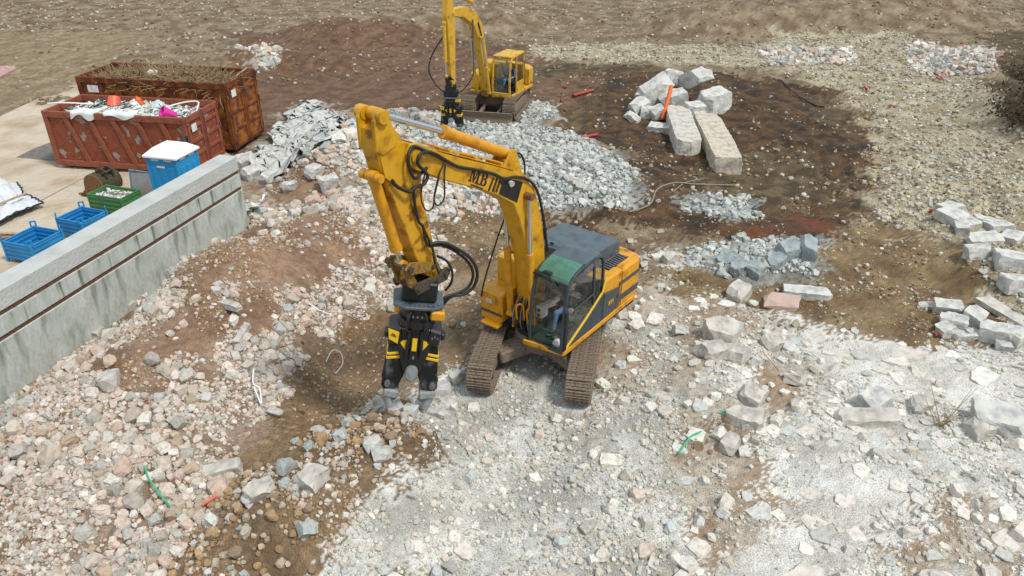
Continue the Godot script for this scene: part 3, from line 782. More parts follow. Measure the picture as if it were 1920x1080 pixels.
	# links at the foot of the stick
	for s in [-1.0, 1.0]:
		obj("link_arm", MB.new().prism(poly2([[3.86, 4.36], [4.02, 4.22], [4.6, 4.38], [4.66, 4.52], [4.52, 4.62], [4.4, 4.58]]), 0.25 * s - 0.025, 0.25 * s + 0.025, 0.012), M.yellow_old, e, H2)
		obj("tool_link", MB.new().prism(poly2([[4.48, 4.56], [4.64, 4.52], [4.5, 4.05], [4.38, 3.95], [4.28, 4.03]]), 0.16 * s - 0.03, 0.16 * s + 0.03, 0.012), M.yellow_old, e, H2)
		obj("coupler_plate", MB.new().prism(poly2([[3.48, 4.06], [3.6, 4.16], [3.85, 4.1], [4.38, 4.14], [4.48, 4.04], [4.42, 3.9], [3.6, 3.88]]), 0.29 * s - 0.03, 0.29 * s + 0.03, 0.012), M.oldsteel, e, H2)
	for p in [[3.64, 4.03, 0.36], [4.38, 4.03, 0.34], [4.56, 4.5, 0.34], [3.92, 4.3, 0.3]]:
		obj("pin", MB.new().cyl(Vector3(-p[2], p[1], p[0]), Vector3(p[2], p[1], p[0]), 0.065, 0.065, 16, true, 0.01), M.oldsteel, e, H2)
	# hoses along boom and stick
	var lines := [
		[[1026, 470, .27], [1019, 410, .27], [1008, 360, .27], [990, 337, .28], [965, 332, .3], [945, 335, .3], [925, 326, .28], [890, 318, .27], [860, 313, .27], [838, 302, .27], [815, 290, .28], [795, 282, .28], [775, 275, .3], [766, 290, .34], [768, 315, .36], [778, 335, .36], [790, 325, .34], [800, 315, .3]],
		[[838, 302, .28], [818, 290, .33], [800, 285, .38], [786, 292, .4], [784, 308, .4], [795, 320, .38], [802, 330, .34], [795, 345, .34], [778, 352, .34], [768, 360, .32], [745, 350, .26], [735, 338, .24]],
		[[838, 300, .28], [826, 320, .33], [820, 345, .35], [814, 375, .36], [822, 385, .36], [833, 370, .34], [833, 330, .32], [836, 308, .28]],
		[[800, 316, .33], [792, 345, .34], [790, 375, .33], [800, 395, .3], [812, 388, .3], [815, 360, .32], [826, 318, .3]],
		[[775, 352, .3], [778, 385, .24], [785, 415, .24], [793, 425, .25], [798, 450, .26], [805, 462, .27]],
		[[790, 420, .25], [800, 440, .26], [806, 455, .27], [812, 470, .27], [815, 490, .28], [824, 515, .3]],
		[[806, 458, .3], [830, 455, .42], [860, 468, .55], [885, 488, .62], [895, 512, .62], [888, 538, .56], [868, 552, .45], [845, 556, .3], [828, 575, .2]],
		[[806, 462, .28], [828, 460, .38], [855, 472, .5], [878, 492, .56], [887, 514, .56], [880, 536, .5], [862, 548, .4], [838, 556, .28], [822, 570, .2]],
		[[820, 480, .26], [838, 490, .34], [848, 510, .38], [846, 530, .34], [835, 545, .26]],
		[[960, 290, .0], [975, 288, .0], [983, 305, .05], [984, 325, .1], [986, 340, .2]],
		[[946, 410, -.5], [935, 440, -.62], [922, 480, -.75], [910, 520, -.95], [902, 555, -1.2]],
		[[951, 405, -.45], [956, 430, -.4], [953, 455, -.4], [950, 470, -.45]],
	]
	var k := 0
	for ln in lines:
		var pts: Array = []
		for c in ln: pts.append(hp2(c[0], c[1], c[2]))
		obj("hydraulic_hose", MB.new().hose(pts, [0.032, 0.032, 0.016, 0.014, 0.028, 0.022, 0.034, 0.03, 0.026, 0.022, 0.02, 0.016][k], 8), M.rubber, e, H2)
		k += 1

func build_cab(e: Node, H: Transform3D) -> void:
	var cab := Node3D.new()
	cab.name = "cab"; e.add_child(cab, true); cab.transform = H
	var x0 := 0.31; var x1 := 1.29
	var fr := MB.new()
	for x in [x0 + 0.035, x1 - 0.035]:
		var front := [Vector3(x, 1.14, 0.97), Vector3(x, 1.6, 0.97), Vector3(x, 2.3, 0.89), Vector3(x, 2.78, 0.79), Vector3(x, 2.97, 0.62), Vector3(x, 3.06, 0.3), Vector3(x, 3.12, -0.3), Vector3(x, 3.05, -0.58), Vector3(x, 2.85, -0.68), Vector3(x, 1.9, -0.72), Vector3(x, 1.14, -0.72)]
		for i in front.size() - 1: fr.bar(front[i], front[i + 1] + (front[i + 1] - front[i]).normalized() * 0.012, 0.07 if i < 6 else 0.065, 0.075, 0.015, Vector3.RIGHT)
	fr.bar(Vector3(x0, 1.15, 0.97), Vector3(x1, 1.15, 0.97), 0.07, 0.08, 0.015)
	fr.bar(Vector3(x0, 2.84, 0.77), Vector3(x1, 2.84, 0.77), 0.06, 0.06, 0.015)
	fr.bar(Vector3(x0, 2.97, -0.64), Vector3(x1, 2.97, -0.64), 0.07, 0.08, 0.015)
	fr.bar(Vector3(x1 - 0.03, 2.9, -0.28), Vector3(x1 - 0.02, 1.7, -0.32), 0.05, 0.06, 0.01)
	fr.bar(Vector3(x1 - 0.02, 1.2, 0.9), Vector3(x1 - 0.02, 2.04, -0.68), 0.05, 0.06, 0.01)
	fr.bar(Vector3(x1 - 0.02, 2.1, 0.5), Vector3(x1 - 0.02, 2.16, -0.3), 0.03, 0.04, 0.008)
	obj("frame", fr, M.cabgrey, cab)
	obj("door_pillar", MB.new().bar(Vector3(x1 + 0.005, 1.2, 0.93), Vector3(x1 + 0.005, 2.25, 0.87), 0.09, 0.13, 0.03), M.black, cab)
	obj("rear_wall", MB.new().box(Vector3((x0 + x1) / 2, 1.72, -0.72), Vector3(x1 - x0 - 0.08, 1.2, 0.05), 0.01), M.cabgrey, cab)
	obj("lower_door_panel", MB.new().prism(poly2([[0.86, 1.19], [-0.7, 1.2], [-0.72, 1.98]]), x1 - 0.012, x1 + 0.004, 0.004), M.cabgrey, cab)
	obj("yellow_stripe", MB.new().bar(Vector3(x1 + 0.012, 1.2, 0.9), Vector3(x1 + 0.012, 1.62, 0.08), 0.02, 0.075, 0.005).bar(Vector3(x1 + 0.012, 1.62, 0.08), Vector3(x1 + 0.012, 2.05, -0.66), 0.02, 0.075, 0.005).bar(Vector3(x1 + 0.012, 2.05, -0.66), Vector3(x1 + 0.012, 2.4, -0.8), 0.02, 0.08, 0.005), M.sticker, cab)
	obj("side_sill_panel", MB.new().box(Vector3(x0 + 0.02, 1.3, 0.1), Vector3(0.03, 0.3, 1.6), 0.01), M.cabgrey, cab)
	obj("floor", MB.new().box(Vector3((x0 + x1) / 2, 1.15, 0.13), Vector3(x1 - x0 - 0.1, 0.05, 1.6), 0.01), M.dark, cab)
	# roof: a green skylight in front, a grey lid behind
	var rf := MB.new()
	rf.prism(poly2([[0.16, 3.07], [0.16, 3.14], [-0.28, 3.2], [-0.52, 3.16], [-0.64, 3.04], [-0.64, 3.0]]), x0 + 0.02, x1 - 0.02, 0.05)
	obj("roof", rf, M.slate, cab)
	var sk := MB.new()
	sk.prism(poly2([[0.16, 3.07], [0.16, 3.135], [0.4, 3.1], [0.55, 3.05], [0.72, 2.93], [0.78, 2.84], [0.72, 2.84], [0.56, 2.97]]), x0 + 0.06, x1 - 0.06, 0.015)
	obj("skylight", sk, M.greenroof, cab)
	obj("wiper", MB.new().bar(Vector3(0.72, 2.95, 0.78), Vector3(0.98, 2.72, 0.84), 0.03, 0.02).box(Vector3(0.66, 2.98, 0.76), Vector3(0.22, 0.06, 0.12), 0.015), M.black, cab)
	obj("visor", MB.new().box(Vector3(0.36, 2.93, 0.8), Vector3(0.28, 0.025, 0.14), 0.008), M.black, cab)
	# glass
	obj("windscreen", MB.new().prism(poly2([[0.965, 1.2], [0.965, 1.6], [0.885, 2.3], [0.785, 2.8], [0.779, 2.8], [0.879, 2.3], [0.959, 1.6], [0.959, 1.2]]), x0 + 0.07, x1 - 0.07), M.glass, cab)
	obj("side_window", MB.new().prism(poly2([[0.8, 1.3], [0.8, 2.3], [0.72, 2.74], [0.55, 2.92], [-0.25, 3.04], [-0.28, 1.86]]), x1 - 0.036, x1 - 0.03), M.glass, cab)
	obj("side_window", MB.new().prism(poly2([[-0.33, 1.92], [-0.31, 3.04], [-0.54, 2.98], [-0.64, 2.8], [-0.68, 2.08]]), x1 - 0.036, x1 - 0.03), M.glass, cab)
	obj("inner_window", MB.new().prism(poly2([[0.9, 1.48], [0.85, 2.3], [0.74, 2.76], [0.5, 2.95], [-0.5, 3.02], [-0.66, 2.8], [-0.68, 1.48]]), x0 + 0.03, x0 + 0.036), M.glass, cab)
	obj("rear_window", MB.new().box(Vector3((x0 + x1) / 2, 2.62, -0.69), Vector3(x1 - x0 - 0.16, 0.6, 0.006)), M.glass, cab)
	# inside
	var st := MB.new()
	st.box(Vector3(0.78, 1.55, -0.12), Vector3(0.5, 0.14, 0.5), 0.05)
	st.box(Vector3(0.78, 1.9, -0.4), Vector3(0.48, 0.62, 0.14), 0.05, Basis(Vector3.RIGHT, -0.15))
	st.box(Vector3(0.78, 1.33, -0.12), Vector3(0.3, 0.34, 0.36), 0.03)
	obj("seat", st, M.seatcloth, cab)
	var cs := MB.new()
	cs.bar(Vector3(0.45, 1.78, -0.35), Vector3(0.45, 1.92, 0.5), 0.18, 0.14, 0.03)
	cs.box(Vector3(0.46, 1.86, 0.66), Vector3(0.22, 0.32, 0.26), 0.04)
	var co := obj("console", cs, M.cabcream, cab)
	obj("air_vent", MB.new().cyl(Vector3(0.46, 1.93, 0.785), Vector3(0.46, 1.93, 0.8), 0.045, 0.045, 14).cyl(Vector3(0.46, 1.8, 0.785), Vector3(0.46, 1.8, 0.8), 0.045, 0.045, 14), M.black, co)
	obj("switch_panel", MB.new().box(Vector3(0.45, 1.935, 0.25), Vector3(0.1, 0.012, 0.18)).box(Vector3(0.45, 1.895, 0.0), Vector3(0.1, 0.012, 0.14)), M.black, co)
	obj("side_console", MB.new().box(Vector3(1.12, 1.62, -0.05), Vector3(0.16, 0.14, 0.55), 0.03), M.seatcloth, cab)
	for s in [0.56, 1.06]: obj("joystick", MB.new().cyl(Vector3(s, 1.7, 0.2), Vector3(s, 1.88, 0.22), 0.018, 0.026, 10), M.black, cab)
	for s in [0.68, 0.86]: obj("pedal", MB.new().box(Vector3(s, 1.25, 0.62), Vector3(0.1, 0.03, 0.2), 0.008, Basis(Vector3.RIGHT, -0.4)), M.steel, cab)
	obj("floor_mat", MB.new().box(Vector3(0.76, 1.185, 0.5), Vector3(0.9, 0.02, 0.8), 0.005), M.tintmat, cab)
	obj("cloth", MB.new().lathe(Vector3(1.02, 1.2, 0.8), poly2([[0.1, 0], [0.12, 0.05], [0.08, 0.12], [0.03, 0.15], [0.0, 0.155]]), 10), M.whiteplastic, cab)

# ---------------------------------------------------------------- the jaw tool
func build_pulveriser(called_label: String, at: Transform3D, group := "") -> Node3D:
	var t := thing("pulveriser", called_label, "jaw tool", Vector3.ZERO, 0.0, group)
	t.transform = at
	# frame: x across the jaws, y up the tool, z towards its front; the bracket's top is the origin
	var b := MB.new()
	b.box(Vector3(0, -0.13, 0), Vector3(0.78, 0.34, 0.5), 0.03)
	var bo := obj("bracket", b, M.blackpaint, t)
	for k in [-0.24, 0.0]: obj("bolt_plate", MB.new().box(Vector3(k, -0.1, 0.252), Vector3(0.12, 0.1, 0.015), 0.004), M.black, bo)
	var fl := MB.new()
	fl.plan(poly2([[-0.56, -0.3], [-0.3, -0.44], [0.3, -0.44], [0.56, -0.3], [0.56, 0.3], [0.3, 0.44], [-0.3, 0.44], [-0.56, 0.3]]), -0.37, -0.32, 0.01)
	var flo := obj("flange", fl, M.slate, t)
	for k in 10: obj("bolt", MB.new().cyl(Vector3(-0.45 + 0.1 * k, -0.33, 0.36 if k > 0 and k < 9 else 0.28), Vector3(-0.45 + 0.1 * k, -0.295, 0.36 if k > 0 and k < 9 else 0.28), 0.022, 0.022, 8), M.steel, flo)
	var tr := MB.new()
	tr.cyl(Vector3(0, -0.62, 0), Vector3(0, -0.37, 0), 0.36, 0.36, 28).cyl(Vector3(0, -0.72, 0), Vector3(0, -0.62, 0), 0.44, 0.42, 28)
	var tro := obj("rotator", tr, M.blackpaint, t)
	for k in 5: obj("bolt", MB.new().cyl(Vector3(-0.2 + 0.1 * k, -0.52, 0.3), Vector3(-0.2 + 0.1 * k, -0.52, 0.385 - 0.6 * pow(-0.2 + 0.1 * k, 2.0)), 0.022, 0.022, 8), M.steel, tro)
	obj("motor_cover", MB.new().box(Vector3(0.44, -0.48, 0.3), Vector3(0.32, 0.17, 0.2), 0.03), M.orange, t)
	obj("motor_cover", MB.new().box(Vector3(-0.46, -0.42, 0.24), Vector3(0.14, 0.14, 0.14), 0.03), M.orange, t)
	var bd := MB.new()
	for z in [-0.24, 0.24]:
		bd.front(poly2([[-0.36, -0.7], [0.36, -0.7], [0.42, -0.95], [0.34, -1.25], [0.2, -1.6], [0.1, -1.72], [-0.1, -1.72], [-0.2, -1.6], [-0.34, -1.25], [-0.42, -0.95]]), z - 0.04, z + 0.04, 0.012)
	bd.box(Vector3(0, -0.95, 0), Vector3(0.3, 0.5, 0.44), 0.02)
	var bdo := obj("body", bd, M.blackpaint, t)
	obj("front_spine", MB.new().box(Vector3(0, -1.1, 0.3), Vector3(0.2, 0.7, 0.05), 0.015), M.black, bdo)
	obj("yellow_mark", MB.new().box(Vector3(0, -1.06, 0.329), Vector3(0.11, 0.24, 0.012), 0.003), M.sticker, bdo)
	for s in [-1.0, 1.0]:
		var tri_ := MB.new()
		tri_.front(poly2([[0.14 * s, -0.98], [0.34 * s, -1.03], [0.14 * s, -1.25]]), 0.281, 0.29)
		obj("yellow_mark", tri_, M.sticker, bdo)
		# shoulder housing
		var sh := MB.new()
		sh.box(Vector3(0.43 * s, -0.93, 0.0), Vector3(0.3, 0.3, 0.62), 0.04, Basis(Vector3.BACK, -0.2 * s))
		var sho := obj("shoulder", sh, M.blackpaint, t)
		if s < 0:
			var lab := MB.new()
			lab.front(poly2([[-0.62, -0.78], [-0.36, -0.84], [-0.38, -1.06], [-0.58, -0.98]]), 0.318, 0.328, 0.002)
			obj("label_plate", lab, M.sticker, sho)
			obj("label_print", MB.new().box(Vector3(-0.485, -0.91, 0.331), Vector3(0.13, 0.035, 0.006), 0.0, Basis(Vector3.BACK, -0.25)).box(Vector3(-0.49, -0.88, 0.331), Vector3(0.07, 0.02, 0.006), 0.0, Basis(Vector3.BACK, -0.25)), M.ruststeel, sho)
		else:
			for k in 3: obj("bolt", MB.new().cyl(Vector3(0.38 + 0.06 * k, -0.92 + 0.03 * (k % 2), 0.3), Vector3(0.38 + 0.06 * k, -0.92 + 0.03 * (k % 2), 0.335), 0.02, 0.02, 8), M.steel, sho)
		# the moving jaw: a thick arm that flares to a toothed end
		var jw := MB.new()
		for z in [-0.15, 0.15]:
			jw.front(poly2([[0.3 * s, -0.92], [0.5 * s, -0.9], [0.57 * s, -1.2], [0.62 * s, -1.7], [0.66 * s, -1.95], [0.58 * s, -2.06], [0.3 * s, -2.0], [0.16 * s, -1.72], [0.24 * s, -1.4]]), z - 0.06, z + 0.06, 0.02)
		jw.box(Vector3(0.42 * s, -1.45, 0), Vector3(0.16, 0.9, 0.26), 0.03)
		var jo := obj("jaw", jw, M.jawdust, t)
		for h in [-1.3, -1.38]: obj("yellow_band", MB.new().box(Vector3((0.425 if h > -1.35 else 0.43) * s, h, 0), Vector3(0.34, 0.05, 0.436), 0.006, Basis(Vector3.BACK, -0.12 * s)), M.sticker, jo)
		obj("pin", MB.new().cyl(Vector3(0.52 * s, -1.9, -0.26), Vector3(0.52 * s, -1.9, 0.26), 0.07, 0.07, 16, true, 0.01), M.steel, jo)
		obj("tooth_plate", MB.new().box(Vector3(0.42 * s, -2.1, 0.04), Vector3(0.36, 0.16, 0.44), 0.03, Basis(Vector3.BACK, 0.1 * s)), M.dustysteel, jo)
		for k in [-0.16, 0.12]: obj("tooth", MB.new().cyl(Vector3((0.46 + k * 0.3) * s, -2.16, k), Vector3((0.38 + k * 0.3) * s, -2.42, k + 0.02), 0.13, 0.085, 7), M.dustysteel, jo)
	obj("pivot", MB.new().cyl(Vector3(0, -1.62, -0.34), Vector3(0, -1.62, 0.36), 0.15, 0.15, 22, true, 0.02), M.dustysteel, t)
	obj("hinge_bolt", MB.new().cyl(Vector3(0.0, -1.3, 0.28), Vector3(0.0, -1.3, 0.36), 0.03, 0.03, 10), M.steel, t)
	obj("ram", MB.new().cyl(Vector3(-0.38, -1.05, 0.22), Vector3(-0.12, -1.5, 0.2), 0.06, 0.06, 12).cyl(Vector3(0.38, -1.05, 0.22), Vector3(0.12, -1.5, 0.2), 0.06, 0.06, 12), M.blackpaint, t)
	for s in [-0.13, 0.13]:
		obj("front_ram", MB.new().cyl(Vector3(s, -0.76, 0.33), Vector3(s * 1.3, -1.3, 0.31), 0.045, 0.045, 12), M.black, t)
		obj("feed_hose", MB.new().hose([Vector3(s, -0.4, 0.36), Vector3(s * 1.6, -0.52, 0.46), Vector3(s * 1.8, -0.68, 0.47), Vector3(s * 1.1, -0.8, 0.37)], 0.02), M.rubber, t)
	for s in [-1.0, 1.0]:
		for k in 4: obj("bolt", MB.new().cyl(Vector3((0.2 + 0.05 * k) * s, -0.78, 0.27), Vector3((0.2 + 0.05 * k) * s, -0.78, 0.3), 0.016, 0.016, 8), M.steel, t)
		obj("side_lug", MB.new().box(Vector3(0.64 * s, -0.98, 0.05), Vector3(0.1, 0.14, 0.2), 0.03), M.black, t)
	return t
func place_pulveriser() -> void:
	var top := HOUSE * Vector3(-0.06, 3.98, 4.05)
	var foot := px(763, 756, 1.05)
	var y := (top - foot).normalized()
	var z := Vector3(0.12, 0.0, 1.0); z = (z - y * z.dot(y)).normalized()
	build_pulveriser("black hydraulic jaw tool with yellow marks hanging from the large excavator's arm", Transform3D(Basis(y.cross(z) * 0.88, y * ((top - foot).length() / 2.42), z), top))

# ---------------------------------------------------------------- people: one skin over a skeleton of tapered bones
func build_person(label: String, at: Transform3D, jacket: Color, legs: Color, hair: Color) -> void:
	var skin := srgb(200, 150, 120); var boot := Color(0.02, 0.02, 0.02)
	# seated, hands on the levers; hip at the origin, facing +z
	var B: Array = []         # a, b, radius a, radius b, colour
	B.append([Vector3(0, 0.02, 0), Vector3(0, 0.25, -0.02), 0.155, 0.14, jacket])
	B.append([Vector3(0, 0.25, -0.02), Vector3(0, 0.46, -0.02), 0.15, 0.15, jacket])
	B.append([Vector3(-0.14, 0.48, -0.02), Vector3(0.14, 0.48, -0.02), 0.085, 0.085, jacket])
	B.append([Vector3(0, 0.5, -0.01), Vector3(0, 0.62, 0.02), 0.06, 0.055, skin])
	B.append([Vector3(0, 0.70, 0.02), Vector3(0, 0.76, 0.02), 0.082, 0.092, skin])
	B.append([Vector3(0, 0.765, -0.012), Vector3(0, 0.785, 0.01), 0.097, 0.092, hair])
	B.append([Vector3(0, 0.70, 0.098), Vector3(0, 0.725, 0.1), 0.018, 0.012, skin])
	B.append([Vector3(0, 0.64, 0.06), Vector3(0, 0.645, 0.07), 0.035, 0.03, skin])
	for s in [-1.0, 1.0]:
		B.append([Vector3(0.09 * s, 0.72, 0.015), Vector3(0.095 * s, 0.735, 0.01), 0.02, 0.02, skin])
		B.append([Vector3(0.2 * s, 0.46, -0.02), Vector3(0.26 * s, 0.2, 0.06), 0.062, 0.05, jacket])
		B.append([Vector3(0.26 * s, 0.2, 0.06), Vector3(0.26 * s, 0.21, 0.29), 0.05, 0.038, jacket])
		B.append([Vector3(0.26 * s, 0.21, 0.3), Vector3(0.255 * s, 0.215, 0.37), 0.036, 0.032, skin])
		for k in 4: B.append([Vector3((0.232 + 0.016 * k) * s, 0.225, 0.375), Vector3((0.235 + 0.014 * k) * s, 0.195, 0.41), 0.011, 0.009, skin])
		B.append([Vector3(0.225 * s, 0.22, 0.34), Vector3(0.222 * s, 0.215, 0.385), 0.012, 0.01, skin])
		B.append([Vector3(0.09 * s, 0.02, 0.02), Vector3(0.13 * s, 0.06, 0.42), 0.095, 0.068, legs])
		B.append([Vector3(0.13 * s, 0.06, 0.42), Vector3(0.13 * s, -0.33, 0.5), 0.065, 0.046, legs])
		B.append([Vector3(0.13 * s, -0.37, 0.48), Vector3(0.14 * s, -0.39, 0.64), 0.05, 0.038, boot])
	var cell := 0.02
	var lo := Vector3(-0.36, -0.46, -0.22); var dim := Vector3i(36, 68, 47)
	var field := PackedFloat32Array(); field.resize(dim.x * dim.y * dim.z); field.fill(1.0)
	for b in B:
		var r: float = max(b[2], b[3]) + 0.06
		var mn: Vector3 = (b[0].min(b[1]) - Vector3.ONE * r - lo) / cell; var mx: Vector3 = (b[0].max(b[1]) + Vector3.ONE * r - lo) / cell
		var ab: Vector3 = b[1] - b[0]; var l2 := ab.length_squared()
		var fine_b: bool = max(b[2], b[3]) < 0.03
		for k in range(max(0, int(mn.z)), min(dim.z, int(mx.z) + 1)):
			for j in range(max(0, int(mn.y)), min(dim.y, int(mx.y) + 1)):
				for i in range(max(0, int(mn.x)), min(dim.x, int(mx.x) + 1)):
					var p := lo + Vector3(i, j, k) * cell
					var t: float = clampf((p - b[0]).dot(ab) / l2, 0.0, 1.0)
					var dd: float = p.distance_to(b[0] + ab * t) - lerpf(b[2], b[3], t)
					var at_ := (k * dim.y + j) * dim.x + i
					var o := field[at_]
					var kk := 0.008 if fine_b else 0.03
					var hh: float = max(kk - absf(o - dd), 0.0) / kk
					field[at_] = min(o, dd) - hh * hh * kk * 0.25
	var vid := {}; var pos: Array = []
	var offs := [Vector3i(0, 0, 0), Vector3i(1, 0, 0), Vector3i(0, 1, 0), Vector3i(1, 1, 0), Vector3i(0, 0, 1), Vector3i(1, 0, 1), Vector3i(0, 1, 1), Vector3i(1, 1, 1)]
	var edges := [[0, 1], [2, 3], [4, 5], [6, 7], [0, 2], [1, 3], [4, 6], [5, 7], [0, 4], [1, 5], [2, 6], [3, 7]]
	for k in dim.z - 1:
		for j in dim.y - 1:
			for i in dim.x - 1:
				var a0 := (k * dim.y + j) * dim.x + i
				var neg := 0
				var vals := [field[a0], field[a0 + 1], field[a0 + dim.x], field[a0 + dim.x + 1], field[a0 + dim.x * dim.y], field[a0 + dim.x * dim.y + 1], field[a0 + dim.x * dim.y + dim.x], field[a0 + dim.x * dim.y + dim.x + 1]]
				for w in vals: if w < 0: neg += 1
				if neg == 0 or neg == 8: continue
				var sum := Vector3.ZERO; var cnt := 0
				for ed in edges:
					var va: float = vals[ed[0]]; var vb: float = vals[ed[1]]
					if (va < 0) != (vb < 0):
						sum += Vector3(offs[ed[0]]).lerp(Vector3(offs[ed[1]]), va / (va - vb)); cnt += 1
				vid[a0] = pos.size()
				pos.append(lo + (Vector3(i, j, k) + sum / cnt) * cell)
	var cols: Array = []
	var nr: Array = []
	for p in pos:
		var best := 9.0; var c := jacket
		var g := Vector3.ZERO
		for b in B:
			var ab: Vector3 = b[1] - b[0]
			var t: float = clampf((p - b[0]).dot(ab) / ab.length_squared(), 0.0, 1.0)
			var q: Vector3 = b[0] + ab * t
			var dd: float = p.distance_to(q) - lerpf(b[2], b[3], t)
			if dd < best: best = dd; c = b[4]; g = (p - q).normalized()
		cols.append(c); nr.append(g)
	var mb := MB.new()
	var sx := 1; var sy := dim.x; var sz := dim.x * dim.y
	for a0 in vid:
		for ax in 3:
			var s0: int = [sx, sy, sz][ax]; var s1: int = [sy, sz, sx][ax]; var s2: int = [sz, sx, sy][ax]
			if field[a0] < 0 == (field[a0 + s0] < 0): continue
			var a: int = vid.get(a0, -1); var b: int = vid.get(a0 - s1, -1); var c: int = vid.get(a0 - s1 - s2, -1); var d: int = vid.get(a0 - s2, -1)
			if a < 0 or b < 0 or c < 0 or d < 0: continue
			var q := [a, b, c, d] if field[a0] < 0 else [d, c, b, a]
			mb.col = cols[a]
			mb.quadn(pos[q[0]], pos[q[1]], pos[q[2]], pos[q[3]], nr[q[0]], nr[q[1]], nr[q[2]], nr[q[3]])
	var o := obj("person", mb, M.vc, null, at)
	tag(o, label, "person")
	# face
	obj("eyes", MB.new().box(Vector3(-0.032, 0.745, 0.103), Vector3(0.022, 0.012, 0.012), 0.004).box(Vector3(0.032, 0.745, 0.103), Vector3(0.022, 0.012, 0.012), 0.004), M.black, o)
	obj("mouth", MB.new().box(Vector3(0, 0.672, 0.096), Vector3(0.045, 0.008, 0.014), 0.003), M.reddark, o)

# ---------------------------------------------------------------- the yard behind the wall
func turn_of(d: Vector3) -> float: return atan2(-d.z, d.x)          # y rotation that lays local +x along d
func build_wall() -> void:
	# local x runs along the wall away from the camera, +z is the side that faces the rubble
	var away := -WALL_D
	var t := thing("concrete_wall", "long pale concrete wall with two rusty grooves and dark run-off streaks", "wall", WALL_A, turn_of(away))
	var L := 17.0
	var bands := [[-0.35, 1.45, M.wallbase, "lower_band"], [1.55, 2.02, M.wall, "middle_band"], [2.12, 2.6, M.walltop, "coping_band"]]
	for b in bands:
		var m := MB.new()
		m.prism(poly2([[-0.63, b[0]], [-0.63, b[1]], [-0.02, b[1]], [0.0, b[1] - 0.02], [0.0, b[0] + 0.02], [-0.02, b[0]]]), -L, 0.0)
		obj(b[3], m, b[2], t)
	for h in [1.5, 2.07]: obj("rusty_strip", MB.new().box(Vector3(-L / 2 - 0.01, h, -0.325), Vector3(L - 0.02, 0.102, 0.59)), M.rustline, t)
func build_yard() -> void:
	# paved slabs: polygons on the ground, split by the joint the photograph shows
	var A := [[-500, 330], [-200, 260], [0, 218], [60, 190], [140, 158], [230, 150], [445, 300], [170, 326], [60, 384], [-300, 560]]
	var B := [[170, 328], [445, 302], [440, 330], [300, 420], [0, 560], [-60, 600], [-320, 600], [-300, 562], [60, 386]]
	var root := Node3D.new()
	root.name = "yard_pavement"; add_child(root); structure(root)
	root.set_meta("label", "beige concrete paving of the yard behind the wall")
	var cm := mat(lin(0.52, 0.45, 0.35), 0.9, 0.0, noise_tex(61, 0.01, [[0.0, Color(0.82, 0.76, 0.68)], [0.3, Color(0.92, 0.89, 0.85)], [0.6, Color(1, 1, 1)], [1.0, Color(0.96, 0.94, 0.9)]], 5), 0.07, noise_tex(62, 0.06, [], 4, 512, FastNoiseLite.TYPE_SIMPLEX_SMOOTH, 5.0), 0.4)
	for P in [A, B]:
		var w := PackedVector2Array()
		for i in P.size():
			var a := px(P[i][0], P[i][1]); var b := px(P[(i + 1) % P.size()][0], P[(i + 1) % P.size()][1])
			if wall_side(a.x, a.z) > -0.66 and wall_side(a.x, a.z) < 3.0: a -= WALL_N * (wall_side(a.x, a.z) + 0.66)
			w.append(Vector2(a.x, a.z))
		obj("paving_slab", MB.new().plan(w, -0.2, 0.0), cm, root)
	var patch := PackedVector2Array()
	for c in [[30, 295], [105, 302], [122, 298], [112, 276], [104, 264], [85, 270], [60, 280]]:
		var a := px(c[0], c[1], 0.004); patch.append(Vector2(a.x, a.z))
	obj("dark_patch", MB.new().plan(patch, -0.01, 0.004), mat(lin(0.20, 0.18, 0.155), 0.8, 0.0, noise_tex(63, 0.02, [[0.0, grey(0.75)], [1.0, grey(1.0)]]), 0.3), root)  # darker, slightly mottled patch laid almost flush on the paving
	var pk := PackedVector2Array()
	for c in [[-200, 150], [0, 148], [32, 131], [28, 127], [-150, 127]]:
		var a := px(c[0], c[1], 0.0); pk.append(Vector2(a.x, a.z))
	tag(obj("pink_slab", MB.new().plan(pk, -0.1, 0.12), mat(lin(0.55, 0.33, 0.3), 0.9, 0.0, noise_tex(64, 0.02, [[0.0, grey(0.8)], [1.0, grey(1.0)]]), 0.3)), "flat pinkish slab lying beside the dirt road", "slab")

func sheet(n: int, m: int, f: Callable, mb: MB = null) -> MB:      # a smooth grid of points f(u, v)
	var o := MB.new() if mb == null else mb
	var p: Array = []
	for j in m + 1:
		for i in n + 1: p.append(f.call(float(i) / n, float(j) / m))
	var nr: Array = []
	for j in m + 1:
		for i in n + 1:
			var a: Vector3 = p[j * (n + 1) + min(i + 1, n)] - p[j * (n + 1) + max(i - 1, 0)]
			var b: Vector3 = p[min(j + 1, m) * (n + 1) + i] - p[max(j - 1, 0) * (n + 1) + i]
			nr.append(b.cross(a).normalized())
	for j in m:
		for i in n:
			var a := j * (n + 1) + i; var b := a + 1; var c := a + n + 2; var d := a + n + 1
			o.quadn(p[a], p[d], p[c], p[b], nr[a], nr[d], nr[c], nr[b])
	return o

